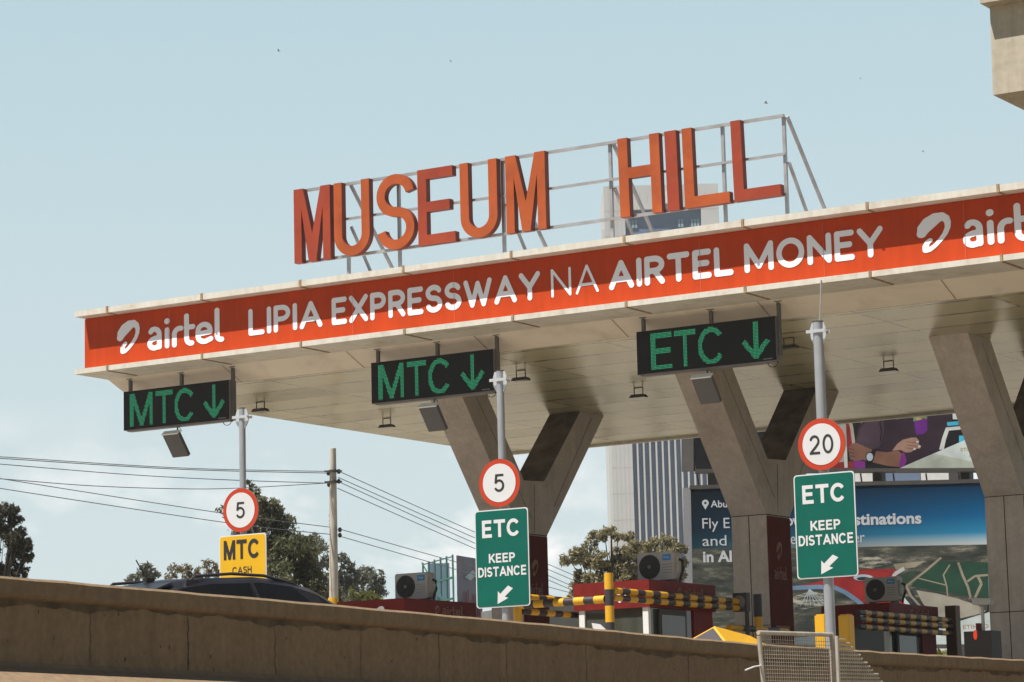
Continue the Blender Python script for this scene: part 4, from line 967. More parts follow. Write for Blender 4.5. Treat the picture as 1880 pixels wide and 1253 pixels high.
# ================================================================ BILLBOARDS
DB = 105.0
bc = at(1540, 1020, DB)
class Plane:
    """vertical print surface through bc, facing the road; pixel outlines are projected on it"""
    def __init__(s, c, n): s.c = np.array(c); s.n = np.array(n, float) / np.linalg.norm(n); s.x = np.cross((0, 0, 1), s.n) * -1.0; s.x = np.cross(s.n, (0, 0, 1)) * -1 if False else np.cross((0, 0, 1.0), s.n); 
    def P(s, px, py, off=0.0):
        k = ray(px, py); o = s.c + s.n * off
        return EYE + k * (((o - EYE) @ s.n) / (k @ s.n))
nrm = np.array([math.sin(YAW), -math.cos(YAW), 0.0])       # towards the camera side of the road
PL = Plane(bc, nrm); HD = np.array([math.cos(YAW), math.sin(YAW), 0.0])
bb = thing('billboard', 'huge two-tier steel billboard with airline adverts behind the toll canopy', 'billboard', (bc[0], bc[1], 0))
def slab(parent, name, px, mt, off0, off1):
    """print slab outlined in the picture, standing off the panel, off1 in front"""
    a = [PL.P(x, y, off0) for x, y in px]; b = [PL.P(x, y, off1) for x, y in px]; n = len(px)
    return MB().add(a + b, [tuple(range(n)), tuple(range(2 * n - 1, n - 1, -1))] + [(i, (i + 1) % n, n + (i + 1) % n, n + i) for i in range(n)]).build(name, mt, parent)
def flat(m, px, lay, mi=0): m.add([PL.P(x, y, .012 + .0012 * lay) for x, y in px], [tuple(range(len(px)))], mi)
def ell(cx, cy, rx, ry, n=24): return [(cx + rx * math.cos(2 * math.pi * k / n), cy + ry * math.sin(2 * math.pi * k / n)) for k in range(n)]
def strip(m, pts, w, lay, mi=0):
    for a, b in zip(pts, pts[1:]):
        dx, dy = b[0] - a[0], b[1] - a[1]; l = math.hypot(dx, dy) + 1e-6; ox, oy = -dy / l * w / 2, dx / l * w / 2
        flat(m, [(a[0] + ox, a[1] + oy), (b[0] + ox, b[1] + oy), (b[0] - ox, b[1] - oy), (a[0] - ox, a[1] - oy)], lay, mi); lay += .08
def pr(name, c, var=0.28, sc=.9, **k): M[name] = mat(name, c, .9, var=var, scale=sc, spec=.1, **k)
for nme, c in dict(pr_red=(.26, .022, .022), pr_darkred=(.20, .02, .025), pr_white=(.46, .48, .48), pr_green=(.018, .055, .036), pr_green2=(.03, .06, .038), pr_tan=(.25, .22, .165), pr_sand=(.33, .31, .26), pr_blue=(.13, .21, .32), pr_navy=(.02, .03, .045), pr_cloth=(.030, .018, .028), pr_cloth2=(.055, .035, .05), pr_purple=(.10, .018, .17), pr_magenta=(.16, .025, .19), pr_skin=(.17, .085, .06), pr_skin2=(.27, .165, .13), pr_cyan=(.05, .36, .55), pr_cream=(.33, .29, .25), pr_gold=(.33, .22, .10), pr_pale=(.48, .54, .54), pr_mint=(.38, .42, .37), pr_black=(.012, .012, .014), pr_olive=(.12, .19, .08), pr_silver=(.35, .42, .48)).items(): pr(nme, c)

def aerial(name, stops, sc):
    m = bpy.data.materials.new(name); m.use_nodes = True; t = m.node_tree; b = t.nodes['Principled BSDF']; b.inputs['Roughness'].default_value = .9; b.inputs['Specular IOR Level'].default_value = .1
    g_ = N(t, 'ShaderNodeNewGeometry'); mp_ = N(t, 'ShaderNodeMapping'); mp_.inputs['Scale'].default_value = (sc, sc, sc * 4.5); t.links.new(g_.outputs['Position'], mp_.inputs[0])
    n1 = N(t, 'ShaderNodeTexNoise'); n1.inputs['Scale'].default_value = 1.0; n1.inputs['Detail'].default_value = 9; n1.inputs['Roughness'].default_value = .72; t.links.new(mp_.outputs[0], n1.inputs['Vector'])
    r_ = N(t, 'ShaderNodeValToRGB'); e_ = r_.color_ramp.elements; e_[0].position = stops[0][0]; e_[0].color = (*stops[0][1], 1); e_[1].position = stops[-1][0]; e_[1].color = (*stops[-1][1], 1)
    for p_, c_ in stops[1:-1]: k_ = e_.new(p_); k_.color = (*c_, 1)
    t.links.new(n1.outputs[0], r_.inputs[0]); t.links.new(r_.outputs[0], b.inputs['Base Color']); return m
M['pr_land'] = aerial('pr_land', [(.30, (.012, .018, .016)), (.45, (.035, .042, .036)), (.55, (.07, .072, .06)), (.62, (.16, .15, .12)), (.75, (.30, .28, .23))], .8)
M['prlettering'] = mat('print_white', (.44, .46, .50), .5, var=0)
M['pr_city'] = aerial('pr_city', [(.38, (.02, .025, .03)), (.48, (.12, .12, .10)), (.56, (.34, .33, .27)), (.7, (.45, .44, .38))], 1.6)
M['frame'] = mat('billboard_frame', (.05, .045, .042), .6, var=.15)
# printed dusk-to-noon sky: colours of the print itself
def sky_print():
    m = bpy.data.materials.new('printed_sky'); m.use_nodes = True; t = m.node_tree; b = t.nodes['Principled BSDF']; b.inputs['Roughness'].default_value = .9; b.inputs['Specular IOR Level'].default_value = .1
    g_ = N(t, 'ShaderNodeNewGeometry'); sv = N(t, 'ShaderNodeVectorMath', operation='DOT_PRODUCT'); sv.inputs[1].default_value = tuple(HD)
    t.links.new(g_.outputs['Position'], sv.inputs[0]); sx = N(t, 'ShaderNodeSeparateXYZ'); t.links.new(g_.outputs['Position'], sx.inputs[0])
    pa, pb = PL.P(1268, 1008), PL.P(1808, 1003); qa, qb = PL.P(1540, 1003)[2], PL.P(1540, 890)[2]
    u = N(t, 'ShaderNodeMapRange'); u.inputs[1].default_value = float(pa @ HD); u.inputs[2].default_value = float(pb @ HD); t.links.new(sv.outputs['Value'], u.inputs[0])
    v = N(t, 'ShaderNodeMapRange'); v.inputs[1].default_value = float(qa); v.inputs[2].default_value = float(qb); t.links.new(sx.outputs[2], v.inputs[0])
    def ramp(cols):
        r_ = N(t, 'ShaderNodeValToRGB'); e_ = r_.color_ramp.elements; e_[0].position = cols[0][0]; e_[0].color = (*cols[0][1], 1); e_[1].position = cols[-1][0]; e_[1].color = (*cols[-1][1], 1)
        for p_, c_ in cols[1:-1]: k_ = e_.new(p_); k_.color = (*c_, 1)
        t.links.new(v.outputs[0], r_.inputs[0]); return r_
    l = ramp([(0, (.007, .038, .055)), (.3, (.005, .016, .026)), (1, (.004, .007, .011))])
    r_ = ramp([(0, (.40, .45, .47)), (.06, (.24, .38, .48)), (.17, (.022, .20, .37)), (.45, (.003, .095, .24)), (1, (.003, .018, .045))])
    mx = N(t, 'ShaderNodeMix', data_type='RGBA'); pw = N(t, 'ShaderNodeMath', operation='POWER'); pw.inputs[1].default_value = 1.3; t.links.new(u.outputs[0], pw.inputs[0])
    t.links.new(pw.outputs[0], mx.inputs['Factor']); t.links.new(l.outputs[0], mx.inputs[6]); t.links.new(r_.outputs[0], mx.inputs[7]); t.links.new(mx.outputs[2], b.inputs['Base Color'])
    return m
M['pr_sky'] = sky_print()
lower = slab(bb, 'lower_panel', [(1268, 899), (1809, 887), (1819, 1183), (1274, 1186)], 'pr_sky', 0, .012)
m = MB(); mats = ['pr_land', 'pr_red', 'pr_darkred', 'pr_white', 'pr_green', 'pr_green2', 'pr_tan', 'pr_sand', 'pr_blue', 'pr_city', 'pr_navy', 'pr_pale', 'pr_silver']
ix = {n_: i for i, n_ in enumerate(mats)}
flat(m, [(1271, 1008), (1500, 1006), (1812, 1000), (1817, 1130), (1720, 1150), (1273, 1186)], 1, ix['pr_land'])
flat(m, [(1454, 1078), (1494, 1070), (1553, 1058), (1573, 1050), (1622, 1045), (1660, 1045), (1640, 1065), (1645, 1086), (1667, 1112), (1716, 1148), (1690, 1150), (1640, 1122), (1580, 1105), (1552, 1085), (1500, 1077)], 2, ix['pr_red'])
flat(m, ell(1598, 1058, 44, 13), 3, ix['pr_darkred']); flat(m, ell(1598, 1057, 36, 10), 4, ix['pr_red']); flat(m, ell(1585, 1061, 18, 6), 5, ix['pr_silver']); flat(m, ell(1585, 1063, 12, 3.5), 6, ix['pr_navy'])
strip(m, [(1455, 1080), (1500, 1078), (1532, 1079), (1552, 1088), (1575, 1104), (1590, 1118)], 8, 4, ix['pr_blue'])
flat(m, [(1453, 1097), (1486, 1086), (1512, 1090), (1512, 1112), (1453, 1124)], 3, ix['pr_city'])
for k in range(7): strip(m, [(1486, 1082), (1470 + k * 9, 1112)], 1.2, 5 + k * .2, ix['pr_silver'])
strip(m, [(1660, 1044), (1643, 1054), (1638, 1066), (1646, 1086), (1668, 1112), (1690, 1130), (1718, 1150)], 7, 6, ix['pr_white'])
flat(m, [(1719, 1030), (1814, 1034), (1815, 1098), (1788, 1097), (1672, 1077), (1700, 1046)], 3, ix['pr_green'])
flat(m, [(1652, 1056), (1682, 1047), (1672, 1070), (1655, 1080)], 3, ix['pr_green2'])
for a_, w_ in (([(1728, 1024), (1700, 1048), (1664, 1076), (1672, 1094), (1690, 1114)], 4), ([(1744, 1037), (1732, 1056), (1738, 1076), (1740, 1096)], 2.5), ([(1759, 1033), (1768, 1058), (1777, 1078), (1782, 1098)], 4.5), ([(1776, 1068), (1790, 1058), (1814, 1056)], 4), ([(1794, 1056), (1802, 1072), (1790, 1098)], 5), ([(1686, 1062), (1738, 1075)], 2.2)):
    strip(m, a_, w_, 5, ix['pr_tan'])
flat(m, [(1682, 1084), (1720, 1090), (1760, 1100), (1796, 1112), (1812, 1124), (1746, 1140), (1715, 1132), (1694, 1108)], 4, ix['pr_sand'])
strip(m, [(1670, 1086), (1682, 1108), (1700, 1126), (1724, 1142)], 9, 4.5, ix['pr_navy'])
flat(m, [(1744, 1146), (1817, 1124), (1820, 1183), (1688, 1184), (1688, 1176), (1716, 1168)], 6, ix['pr_pale'])
flat(m, [(1555, 1026), (1610, 1022), (1640, 1034), (1600, 1044), (1560, 1040)], 2.4, ix['pr_city']); flat(m, [(1640, 1036), (1700, 1030), (1680, 1042), (1645, 1046)], 2.4, ix['pr_tan'])
m.build('picture', mats, lower)
def btext(parent, txt, p0, p1, h, bold, mt, lay=9):
    a = PL.P(*p0, .012 + .0012 * lay); b = PL.P(*p1, .012 + .0012 * lay); w = np.linalg.norm(b - a)
    lm = MB(); text_box(lm, txt, a, (b - a) / w, np.array(ZD, float), w, h, bold); lm.build('lettering', mt, parent)
px_m = DB / F
btext(lower, 'Abu', (1305, 932), (1335, 932), 13 * px_m, .012, 'prlettering')
btext(lower, 'Fly E', (1290, 977), (1340, 976), 25 * px_m, .0, 'prlettering')
btext(lower, 'and', (1290, 1003), (1334, 1002), 19 * px_m, .0, 'prlettering')
btext(lower, 'in Al', (1291, 1033), (1344, 1032), 21 * px_m, .03, 'prlettering')
btext(lower, 'ov', (1444, 966), (1467, 965.5), 14 * px_m, .03, 'prlettering')
btext(lower, 'destinations', (1536, 966), (1692, 962), 22 * px_m, .03, 'prlettering')
btext(lower, 're', (1444, 1000), (1461, 999.5), 14 * px_m, .0, 'prlettering')
btext(lower, 'er', (1567, 997), (1588, 996.5), 14 * px_m, .0, 'prlettering')
btext(lower, 'ETIHAD', (1768, 1155), (1815, 1153), 7 * px_m, .0, 'pr_gold')
lm = MB()      # map pin
flat(lm, ell(1295, 924, 6.2, 6.2, 20), 9, 0); flat(lm, [(1289.8, 927), (1300.2, 927), (1295, 936)], 9.3, 0); flat(lm, ell(1295, 924, 2.4, 2.4, 12), 9.8, 1)
lm.build('map_pin', ['prlettering', 'pr_navy'], lower)
upper = slab(bb, 'upper_panel', [(1266, 560), (1796, 556), (1799, 861), (1277, 863)], 'pr_black', 0, .012)
m = MB(); mats = ['pr_black', 'pr_cloth', 'pr_cloth2', 'pr_purple', 'pr_magenta', 'pr_skin', 'pr_skin2', 'pr_cyan', 'pr_cream', 'pr_gold', 'pr_pale', 'pr_mint', 'pr_white', 'pr_silver', 'pr_olive', 'pr_darkred']
ix = {n_: i for i, n_ in enumerate(mats)}
def c8(*ps): return [(1250 + x / 2.984, 720 + y / 2.984) for x, y in ps]
def up_(ps, lay, mt): flat(m, c8(*ps), lay, ix[mt])
up_([(690, 50), (960, 40), (960, 420), (690, 425)], 1, 'pr_black'); up_([(820, 180), (905, 175), (915, 415), (835, 415)], 1.5, 'pr_cream'); up_([(905, 140), (930, 140), (960, 300), (915, 330)], 1.5, 'pr_darkred')
strip(m, c8((915, 130), (935, 190), (948, 290)), 6, 2, ix['pr_cream']); strip(m, c8((985, 120), (995, 170)), 6, 2, ix['pr_cream']); strip(m, c8((850, 250), (900, 300), (905, 415)), 6, 2, ix['pr_white'])
up_([(825, 160), (880, 156), (884, 182), (825, 184)], 2, 'pr_cyan'); up_([(690, 395), (950, 380), (950, 425), (690, 428)], 1.7, 'pr_darkred')
up_([(950, 290), (975, 190), (1010, 145), (1100, 100), (1120, 20), (1480, 10), (1485, 200), (1440, 300), (1400, 340), (1230, 400), (1150, 330), (1000, 300)], 3, 'pr_cloth')
up_([(955, 285), (985, 190), (1060, 130), (1110, 130), (1115, 210), (1090, 300), (1040, 320)], 4, 'pr_cloth2'); strip(m, c8((1105, 110), (1090, 170), (1100, 215), (1092, 270)), 2.5, 4.4, ix['pr_black'])
up_([(1268, 30), (1345, 30), (1350, 150), (1274, 162)], 4.5, 'pr_olive')
for k in range(5):
    y_ = 40 + k * 24; up_([(1300, y_), (1316, y_ + 11), (1302, y_ + 22), (1286, y_ + 11)], 4.9, 'pr_gold')
    up_([(1328, y_ + 4), (1338, y_ + 12), (1328, y_ + 20), (1320, y_ + 12)], 4.9, 'pr_darkred')
up_([(1276, 160), (1350, 146), (1350, 212), (1330, 230), (1290, 236)], 5, 'pr_purple')
up_([(1170, 128), (1234, 119), (1238, 138), (1182, 150)], 5, 'pr_pale')
up_([(945, 370), (1010, 380), (1010, 418), (950, 418)], 4.2, 'pr_magenta')
up_([(922, 300), (935, 284), (960, 278), (1010, 300), (1060, 322), (1130, 330), (1190, 322), (1218, 345), (1200, 412), (1130, 405), (1060, 388), (1000, 372), (955, 378), (930, 372), (922, 350)], 5, 'pr_skin')
up_([(1195, 415), (1205, 350), (1222, 325), (1238, 380), (1222, 408)], 5.6, 'pr_magenta')
up_([(1158, 322), (1185, 285), (1215, 262), (1262, 250), (1290, 250), (1306, 268), (1300, 282), (1316, 296), (1310, 310), (1285, 312), (1262, 330), (1232, 332), (1205, 318)], 6, 'pr_skin2')
for a_, b_ in (((1235, 272), (1300, 280)), ((1238, 290), (1306, 300)), ((1230, 306), (1280, 314))): strip(m, c8(a_, b_), 1.6, 6.6, ix['pr_skin'])
for a_, b_ in (((925, 310), (950, 318)), ((924, 330), (950, 336)), ((926, 350), (952, 354))): strip(m, c8(a_, b_), 1.3, 6.6, ix['pr_cloth2'])
for q_ in ((1296, 274), (1306, 299), (1280, 313)): flat(m, [(a_, b_) for a_, b_ in ell(1250 + q_[0] / 2.984, 720 + q_[1] / 2.984, 2.6, 1.7, 10)], 7.2, ix['pr_white'])
up_([(1050, 312), (1072, 316), (1050, 385), (1022, 378)], 6, 'pr_black'); flat(m, ell(1250 + 1036 / 2.984, 720 + 356 / 2.984, 8, 9.5), 6.6, ix['pr_black']); flat(m, ell(1250 + 1035 / 2.984, 720 + 356 / 2.984, 6, 7.4), 7.1, ix['pr_silver'])
up_([(1415, 315), (1432, 250), (1452, 195), (1545, 186), (1545, 205), (1468, 212), (1452, 262), (1440, 318)], 4.6, 'pr_white'); up_([(1458, 166), (1520, 160), (1522, 182), (1460, 186)], 4.7, 'pr_cyan'); up_([(1524, 240), (1560, 238), (1560, 268), (1524, 275)], 4.7, 'pr_cyan')
up_([(1485, 60), (1520, 70), (1525, 150), (1490, 150)], 4.2, 'pr_pale')
up_([(1198, 418), (1560, 262), (1615, 262), (1640, 418)], 6.8, 'pr_pale'); up_([(1198, 419), (1390, 338), (1640, 390), (1640, 419)], 7.4, 'pr_mint')
m.build('picture', mats, upper)
btext(upper, 'ETIHAD', (1764, 829), (1797, 827), 6 * px_m, 0, 'pr_gold', 10)
btext(upper, 'A', (1779, 839), (1782, 839), 3 * px_m, 0, 'pr_gold', 10)
# steel frames round both panels, and the towers that carry them
for n_, pa_, pb_ in (('frame', (1264, 900, 1268, 1190), None),):
    pass
def fbar(p, q, w, off=-.2): return MB().bar(PL.P(*p, off), PL.P(*q, off), .5, w)
fbar((1266, 896), (1810, 884), .13).build('frame_rail', 'frame', bb); fbar((1268, 1189), (1821, 1187), .13).build('frame_rail', 'frame', bb)
fbar((1276, 866), (1798, 864), .13).build('frame_rail', 'frame', bb); fbar((1266, 556), (1796, 553), .13).build('frame_rail', 'frame', bb)
fbar((1266, 896), (1271.5, 1190), .12).build('frame_side', 'lens', bb); fbar((1811, 884), (1822, 1190), .12).build('frame_side', 'frame', bb)
fbar((1262, 556), (1264, 866), .14).build('frame_side', 'frame', bb); fbar((1798, 553), (1801, 866), .12).build('frame_side', 'frame', bb)
for px in (1300, 1450, 1600, 1760):
    a = PL.P(px, 560, -.9); MB().box(a[0] - .18, a[0] + .18, a[1] - .18, a[1] + .18, 0.004, a[2]).build('post', 'frame', bb)
m = MB()
for px in range(1280, 1800, 60): m.bar(PL.P(px, 870, -.3), PL.P(px + 3, 892, -.5), .05)
m.build('catwalk_bracket', 'frame', bb)

# small advert hoarding far behind, on green scaffolding
HC = at(830, 1085, 150.0)
class P2(Plane): pass
hb = thing('scaffold_hoarding', 'two-sided advert hoarding on green scaffolding, left of the green ETC sign', 'billboard', (HC[0], HC[1], 0))
dl = at(785, 1035, 152); dm = at(812, 1037, 150); dr = at(840, 1034, 147); de = at(884, 1040, 150); ztop = dl[2]
def vquad(a, b, z0, z1, name, mt, off=0):
    a = np.array(a); b = np.array(b); n_ = np.cross(b - a, (0, 0, 1)); n_ /= np.linalg.norm(n_); a = a + n_ * off; b = b + n_ * off; t_ = n_ * .06
    return MB().add([(*(a)[:2], z0), (*(b)[:2], z0), (*(b)[:2], z1), (*(a)[:2], z1), (*(a - t_)[:2], z0), (*(b - t_)[:2], z0), (*(b - t_)[:2], z1), (*(a - t_)[:2], z1)], [(0, 1, 2, 3), (7, 6, 5, 4), (0, 4, 5, 1), (1, 5, 6, 2), (2, 6, 7, 3), (3, 7, 4, 0)]).build(name, mt, hb)
zb = at(830, 1142, 150)[2]
M['sheet'] = mat('back_of_sheet', (.12, .19, .26), .6, var=.25, scale=.8)
M['scaff'] = mat('green_scaffold', (.02, .11, .08), .5, var=.1)
M['poster'] = mat('dark_poster', (.045, .045, .085), .45, var=.5, scale=.9, dirt=(.14, .04, .04), dirt_amt=.6, dirt_scale=1.1)
dl2 = at(825, 1036, 152)
vquad(dl, dl2, zb, ztop, 'sheet', 'sheet'); vquad(dr, de, zb - 1.0, ztop, 'poster', 'poster')
m = MB()
for k in range(6):
    a = dl + (dr - dl) * k / 5.0; a[2] = 0; n_ = np.array([.06, -.1, 0])
    m.bar((a[0] + .1, a[1] - .6, RZ), (a[0] + .1, a[1] - .6, ztop), .07)
for k in range(4):
    z = zb + (ztop - zb) * k / 3.0 - .1; m.bar((dl[0] + .1, dl[1] - .6, z), (dr[0] + .1, dr[1] - .6, z), .10 if k in (1, 2) else .05)
m.bar((dl[0] + .1, dl[1] - .7, ztop), (dr[0] + .1, dr[1] - .7, zb), .05)
m.build('scaffold', 'scaff', hb)
pm = at(866, 1075, 149.6); m = MB()      # pale printed shape on the poster
e1 = (de - dr) / np.linalg.norm(de - dr); nn = np.cross(e1, (0, 0, 1)); nn = nn / np.linalg.norm(nn)
def q2(u, z): a = dr + (de - dr) * u; return (a[0] + nn[0] * .03, a[1] + nn[1] * .03, z)
hh = ztop - zb
m.add([q2(.25, zb + hh * .66), q2(.6, zb + hh * .80), q2(.95, zb + hh * .72), q2(.9, zb + hh * .5), q2(.7, zb + hh * .70), q2(.5, zb + hh * .62)], [(0, 1, 2, 3, 4, 5)])
for k in range(9):
    u = .12 + .09 * k; w_ = .03 + .02 * random.random(); h_ = hh * random.uniform(.25, .5)
    m.add([q2(u, zb), q2(u + w_, zb), q2(u + w_ * .8, zb + h_), q2(u + w_ * .2, zb + h_)], [(0, 1, 2, 3)], 1)
m.build('picture', ['pr_silver', 'pr_darkred'], hb)

# ================================================================ FAR BUILDINGS
tw = thing('office_tower', 'tall white office tower with blue glass stripes, behind the canopy', 'building', at(1210, 1400, 400))
D = 400.0
f0_ = at(1112, 820, D); 
def tx(px, py): return at(px, py, D)
ztop = tx(1210, 331)[2]
dx_ = np.array([math.cos(YAW), math.sin(YAW), 0]); dy_ = np.array([-math.sin(YAW), math.cos(YAW), 0])
O = tx(1116, 620); O[2] = 0
pxm = D / F
def T_(a, b, z): return O + dx_ * a + dy_ * b + np.array([0, 0, z])
def tbox(m, a0, a1, b0, b1, z0, z1, mi=0):
    return m.add([T_(a, b, z) for z in (z0, z1) for a, b in ((a0, b0), (a1, b0), (a1, b1), (a0, b1))], [(0, 3, 2, 1), (4, 5, 6, 7), (0, 1, 5, 4), (1, 2, 6, 5), (2, 3, 7, 6), (3, 0, 4, 7)], mi)
Wt = 212 * pxm; gl0 = 38.5 * pxm; gl1 = 179 * pxm; zg = tx(1220, 377)[2]; zs = tx(1220, 432)[2]
m = tbox(MB(), 0, gl0, 0, 16, 0, ztop); tbox(m, gl1, Wt, 0, 16, 0, ztop); tbox(m, gl0 + .001, gl1 - .001, 0, 16, zg, ztop); tbox(m, gl0 + .001, gl1 - .001, 1.2, 15.99, 0, zg - .001)
# cladding joints
for k in range(1, 30):
    z = ztop - k * 3.6; tbox(m, -.01, gl0 + .003, -.012, .02, z, z + .12, 1); tbox(m, gl1 - .003, Wt + .01, -.012, .02, z, z + .12, 1)
for k in range(1, 5): tbox(m, gl0 * k / 5, gl0 * k / 5 + .08, -.014, .02, 0, ztop, 1)
for k in range(0, 14): tbox(m, 1 + k * 1.0, 1.08 + k * 1.0, -.014, .02, zg + 1, ztop - 1, 1)
tbox(m, -.3, -.002, .5, 15, 0, ztop - 6)
m.build('wall', ['tower', mat('tower_joint', (.46, .45, .44), .8)], tw)
tbox(MB(), gl0, gl1, .8, 1.1, 0, zg - .01).build('glazing', 'towerglass', tw)
m = MB(); npx = 11.5 * pxm; a = gl0 + npx * .7
while a < gl1 - .3:
    tbox(m, a, a + 3.0 * pxm, .05, .79, 0, zs); a += npx
m.build('mullion', 'tower', tw)
m = MB()
for k in range(1, 32): tbox(m, gl0 + .01, gl1 - .01, .70, .79, zg - k * 3.4, zg - k * 3.4 + .22)
m.build('spandrel', mat('tower_spandrel', (.155, .205, .315), .4), tw)
for a0, a1, z in ((gl0 + .1, gl0 + 1.5, tx(1150, 412)[2]), (gl0 + 7.4, gl0 + 8.0, tx(1240, 410)[2]), (gl0 + 9.2, gl0 + 10.4, tx(1270, 409)[2])):
    q = a0
    while q < a1: tbox(MB(), q, q + .3, .62, .69, z, z + 1.1).build('lit_pane', 'towerlit', tw); q += .42
tbox(MB(), 7.6, 8.9, -.4, 0, tx(1195, 368)[2], tx(1195, 346)[2]).build('roof_plant', 'whitewall', tw)
# lower blocks seen in the gap between the billboards and beside the tower
o2 = at(1640, 876, 260); 
lb = thing('apartment_block', 'pale block with blue glass seen in the gap between the two billboard tiers', 'building', (o2[0], o2[1], 0))
def lbx(p0, p1, mt, nm, dep=6, top=860, D_=260.0):
    a = at(p0, 880, D_); b = at(p1, 880, D_); zt_ = at((p0 + p1) / 2, top, D_)[2]; m = MB()
    v = [a, b, b + dy_ * dep, a + dy_ * dep]
    m.add([(q[0], q[1], 0.004) for q in v] + [(q[0], q[1], zt_) for q in v], [(0, 3, 2, 1), (4, 5, 6, 7), (0, 1, 5, 4), (1, 2, 6, 5), (2, 3, 7, 6), (3, 0, 4, 7)]); return m.build(nm, mt, lb)
lbx(1560, 1618, 'whitewall', 'wall'); lbx(1619, 1690, 'towerglass', 'glass_front'); lbx(1691, 1742, 'whitewall', 'wall'); lbx(1743, 1780, 'boothdark', 'wall')
cb2 = thing('balcony_block', 'distant white apartment block with stacked balconies beside the red booth', 'building', at(1045, 1200, 230) * np.array([1, 1, 0]))
O2 = at(1036, 1130, 230.0); m = MB(); kb = 230 / F
def bq(a0, a1, b0, b1, z0, z1, mb_): 
    mb_.add([np.array([O2[0], O2[1], 0]) + dx_ * a + dy_ * b + np.array([0, 0, z]) for z in (z0, z1) for a, b in ((a0, b0), (a1, b0), (a1, b1), (a0, b1))], [(0, 3, 2, 1), (4, 5, 6, 7), (0, 1, 5, 4), (1, 2, 6, 5), (2, 3, 7, 6), (3, 0, 4, 7)])
zt2 = at(1045, 1120, 230)[2]
bq(0, 2.6, 0, 3, 0, zt2, m); m.build('wall', 'whitewall', cb2)
for k in range(5):
    m = MB(); z = zt2 - .5 - k * .62; bq(-.2 + .1 * (k % 2), 1.4 + .4 * (k % 3), -.7, -.002, z, z + .28, m); m.build('balcony', 'lamp', cb2)
kk = at(930, 1130, 62)
ks = thing('white_cabin', 'small white cabin with a dark window behind the green ETC sign', 'cabin', (kk[0], kk[1], RZ))
a = at(884, 1130, 62); b = at(962, 1127, 60)
def wallbox(a, b, z0, z1, dep, off=0.0):
    m = MB(); n_ = np.array([-(b - a)[1], (b - a)[0], 0]); n_ /= np.linalg.norm(n_); a = a - n_ * off; b = b - n_ * off
    v = [a, b, b + n_ * dep, a + n_ * dep]
    return m.add([(q[0], q[1], z0) for q in v] + [(q[0], q[1], z1) for q in v], [(0, 3, 2, 1), (4, 5, 6, 7), (0, 1, 5, 4), (1, 2, 6, 5), (2, 3, 7, 6), (3, 0, 4, 7)])
wallbox(a, b, RZ + .004, 5.25, 2).build('wall', 'whitewall', ks)
wallbox(a + (b - a) * .33, a + (b - a) * .52, 4.2, 5.0, .03, .02).build('window', 'boothdark', ks)

# ================================================================ UTILITY POLE AND WIRES
DPO = 76.0
tp = at(611, 823, DPO); bt = at(613, 1110, DPO)
up_l = thing('utility_pole', 'tall round concrete utility pole left of the canopy columns', 'utility pole', (tp[0], tp[1], RZ))
MB().tube([(bt[0], bt[1], RZ), (bt[0], bt[1], bt[2]), tp], [.135, .125, .085], 18).build('pole', 'wood', up_l, smooth=True)
m = MB()
for py in (866, 886):
    z = at(611, py, DPO)[2]; m.tube([(tp[0], tp[1], z - .03), (tp[0], tp[1], z + .03)], .115, 16)
    m.bar((tp[0] - .2, tp[1] - .12, z), (tp[0] + .2, tp[1] + .12, z), .04)
m.build('crossarm', 'darkmetal', up_l)
for px, py in ((603, 869), (622, 866), (604, 890), (622, 884), (624, 973), (624, 983)):
    p = at(px, py, DPO); MB().tube([p + np.array([0, 0, -.06]), p + np.array([0, 0, .0]), p + np.array([0, 0, .06])], [.035, .06, .03], 10).build('insulator', 'rubber', up_l)
m = MB()
for py in (945, 955, 962, 980, 990): 
    z = at(612, py, DPO)[2]; m.tube([(bt[0], bt[1], z), (bt[0], bt[1], z + .02)], .112, 14)
m.build('band', 'galv', up_l)
def wire(pts, label, r=.0105):
    """pts: (px, py, distance) along the sagging line"""
    P = [at(*p) for p in pts]; Q = []
    for i in range(len(P) - 1):
        p0_, p1_, p2_, p3_ = P[max(i - 1, 0)], P[i], P[i + 1], P[min(i + 2, len(P) - 1)]
        for k in range(8):
            t = k / 8; Q.append(.5 * ((2 * p1_) + (-p0_ + p2_) * t + (2 * p0_ - 5 * p1_ + 4 * p2_ - p3_) * t * t + (-p0_ + 3 * p1_ - 3 * p2_ + p3_) * t ** 3))
    Q.append(P[-1]); solo(MB().tube(Q, r, 5), 'power_line', 'wire', label, 'power line', 'power lines on the utility pole')
wire([(-120, 831, 68), (0, 839, 70), (330, 859.5, 73), (603, 866, DPO)], 'topmost overhead wire left of the utility pole')
wire([(-120, 834, 68), (0, 842, 70), (330, 862, 73), (603, 869, DPO)], 'second overhead wire left of the utility pole, close under the topmost')
wire([(-120, 843, 68), (0, 852.5, 70), (240, 872, 72), (430, 882, 74), (604, 887.5, DPO)], 'third overhead wire left of the utility pole, reaching the lower crossarm')
wire([(-120, 873, 68), (0, 879.5, 70), (170, 892.5, 72), (340, 898, 74), (450, 896, 75), (604, 887, DPO)], 'sagging overhead wire left of the utility pole that rises to the lower crossarm')
wire([(-120, 858, 68), (0, 879, 70), (404, 942, 74), (612, 969, DPO)], 'overhead wire passing behind the left speed limit disc to mid pole')
wire([(-120, 876, 68), (0, 897, 70), (415, 960, 74), (612, 982, DPO)], 'lowest overhead wire left of the utility pole')
def ext(a, b, d0, d1, n=1.0): return [(a[0], a[1], d0), ((a[0] + b[0]) / 2, (a[1] + b[1]) / 2 + 1.5, (d0 + d1) / 2), (b[0], b[1], d1)]
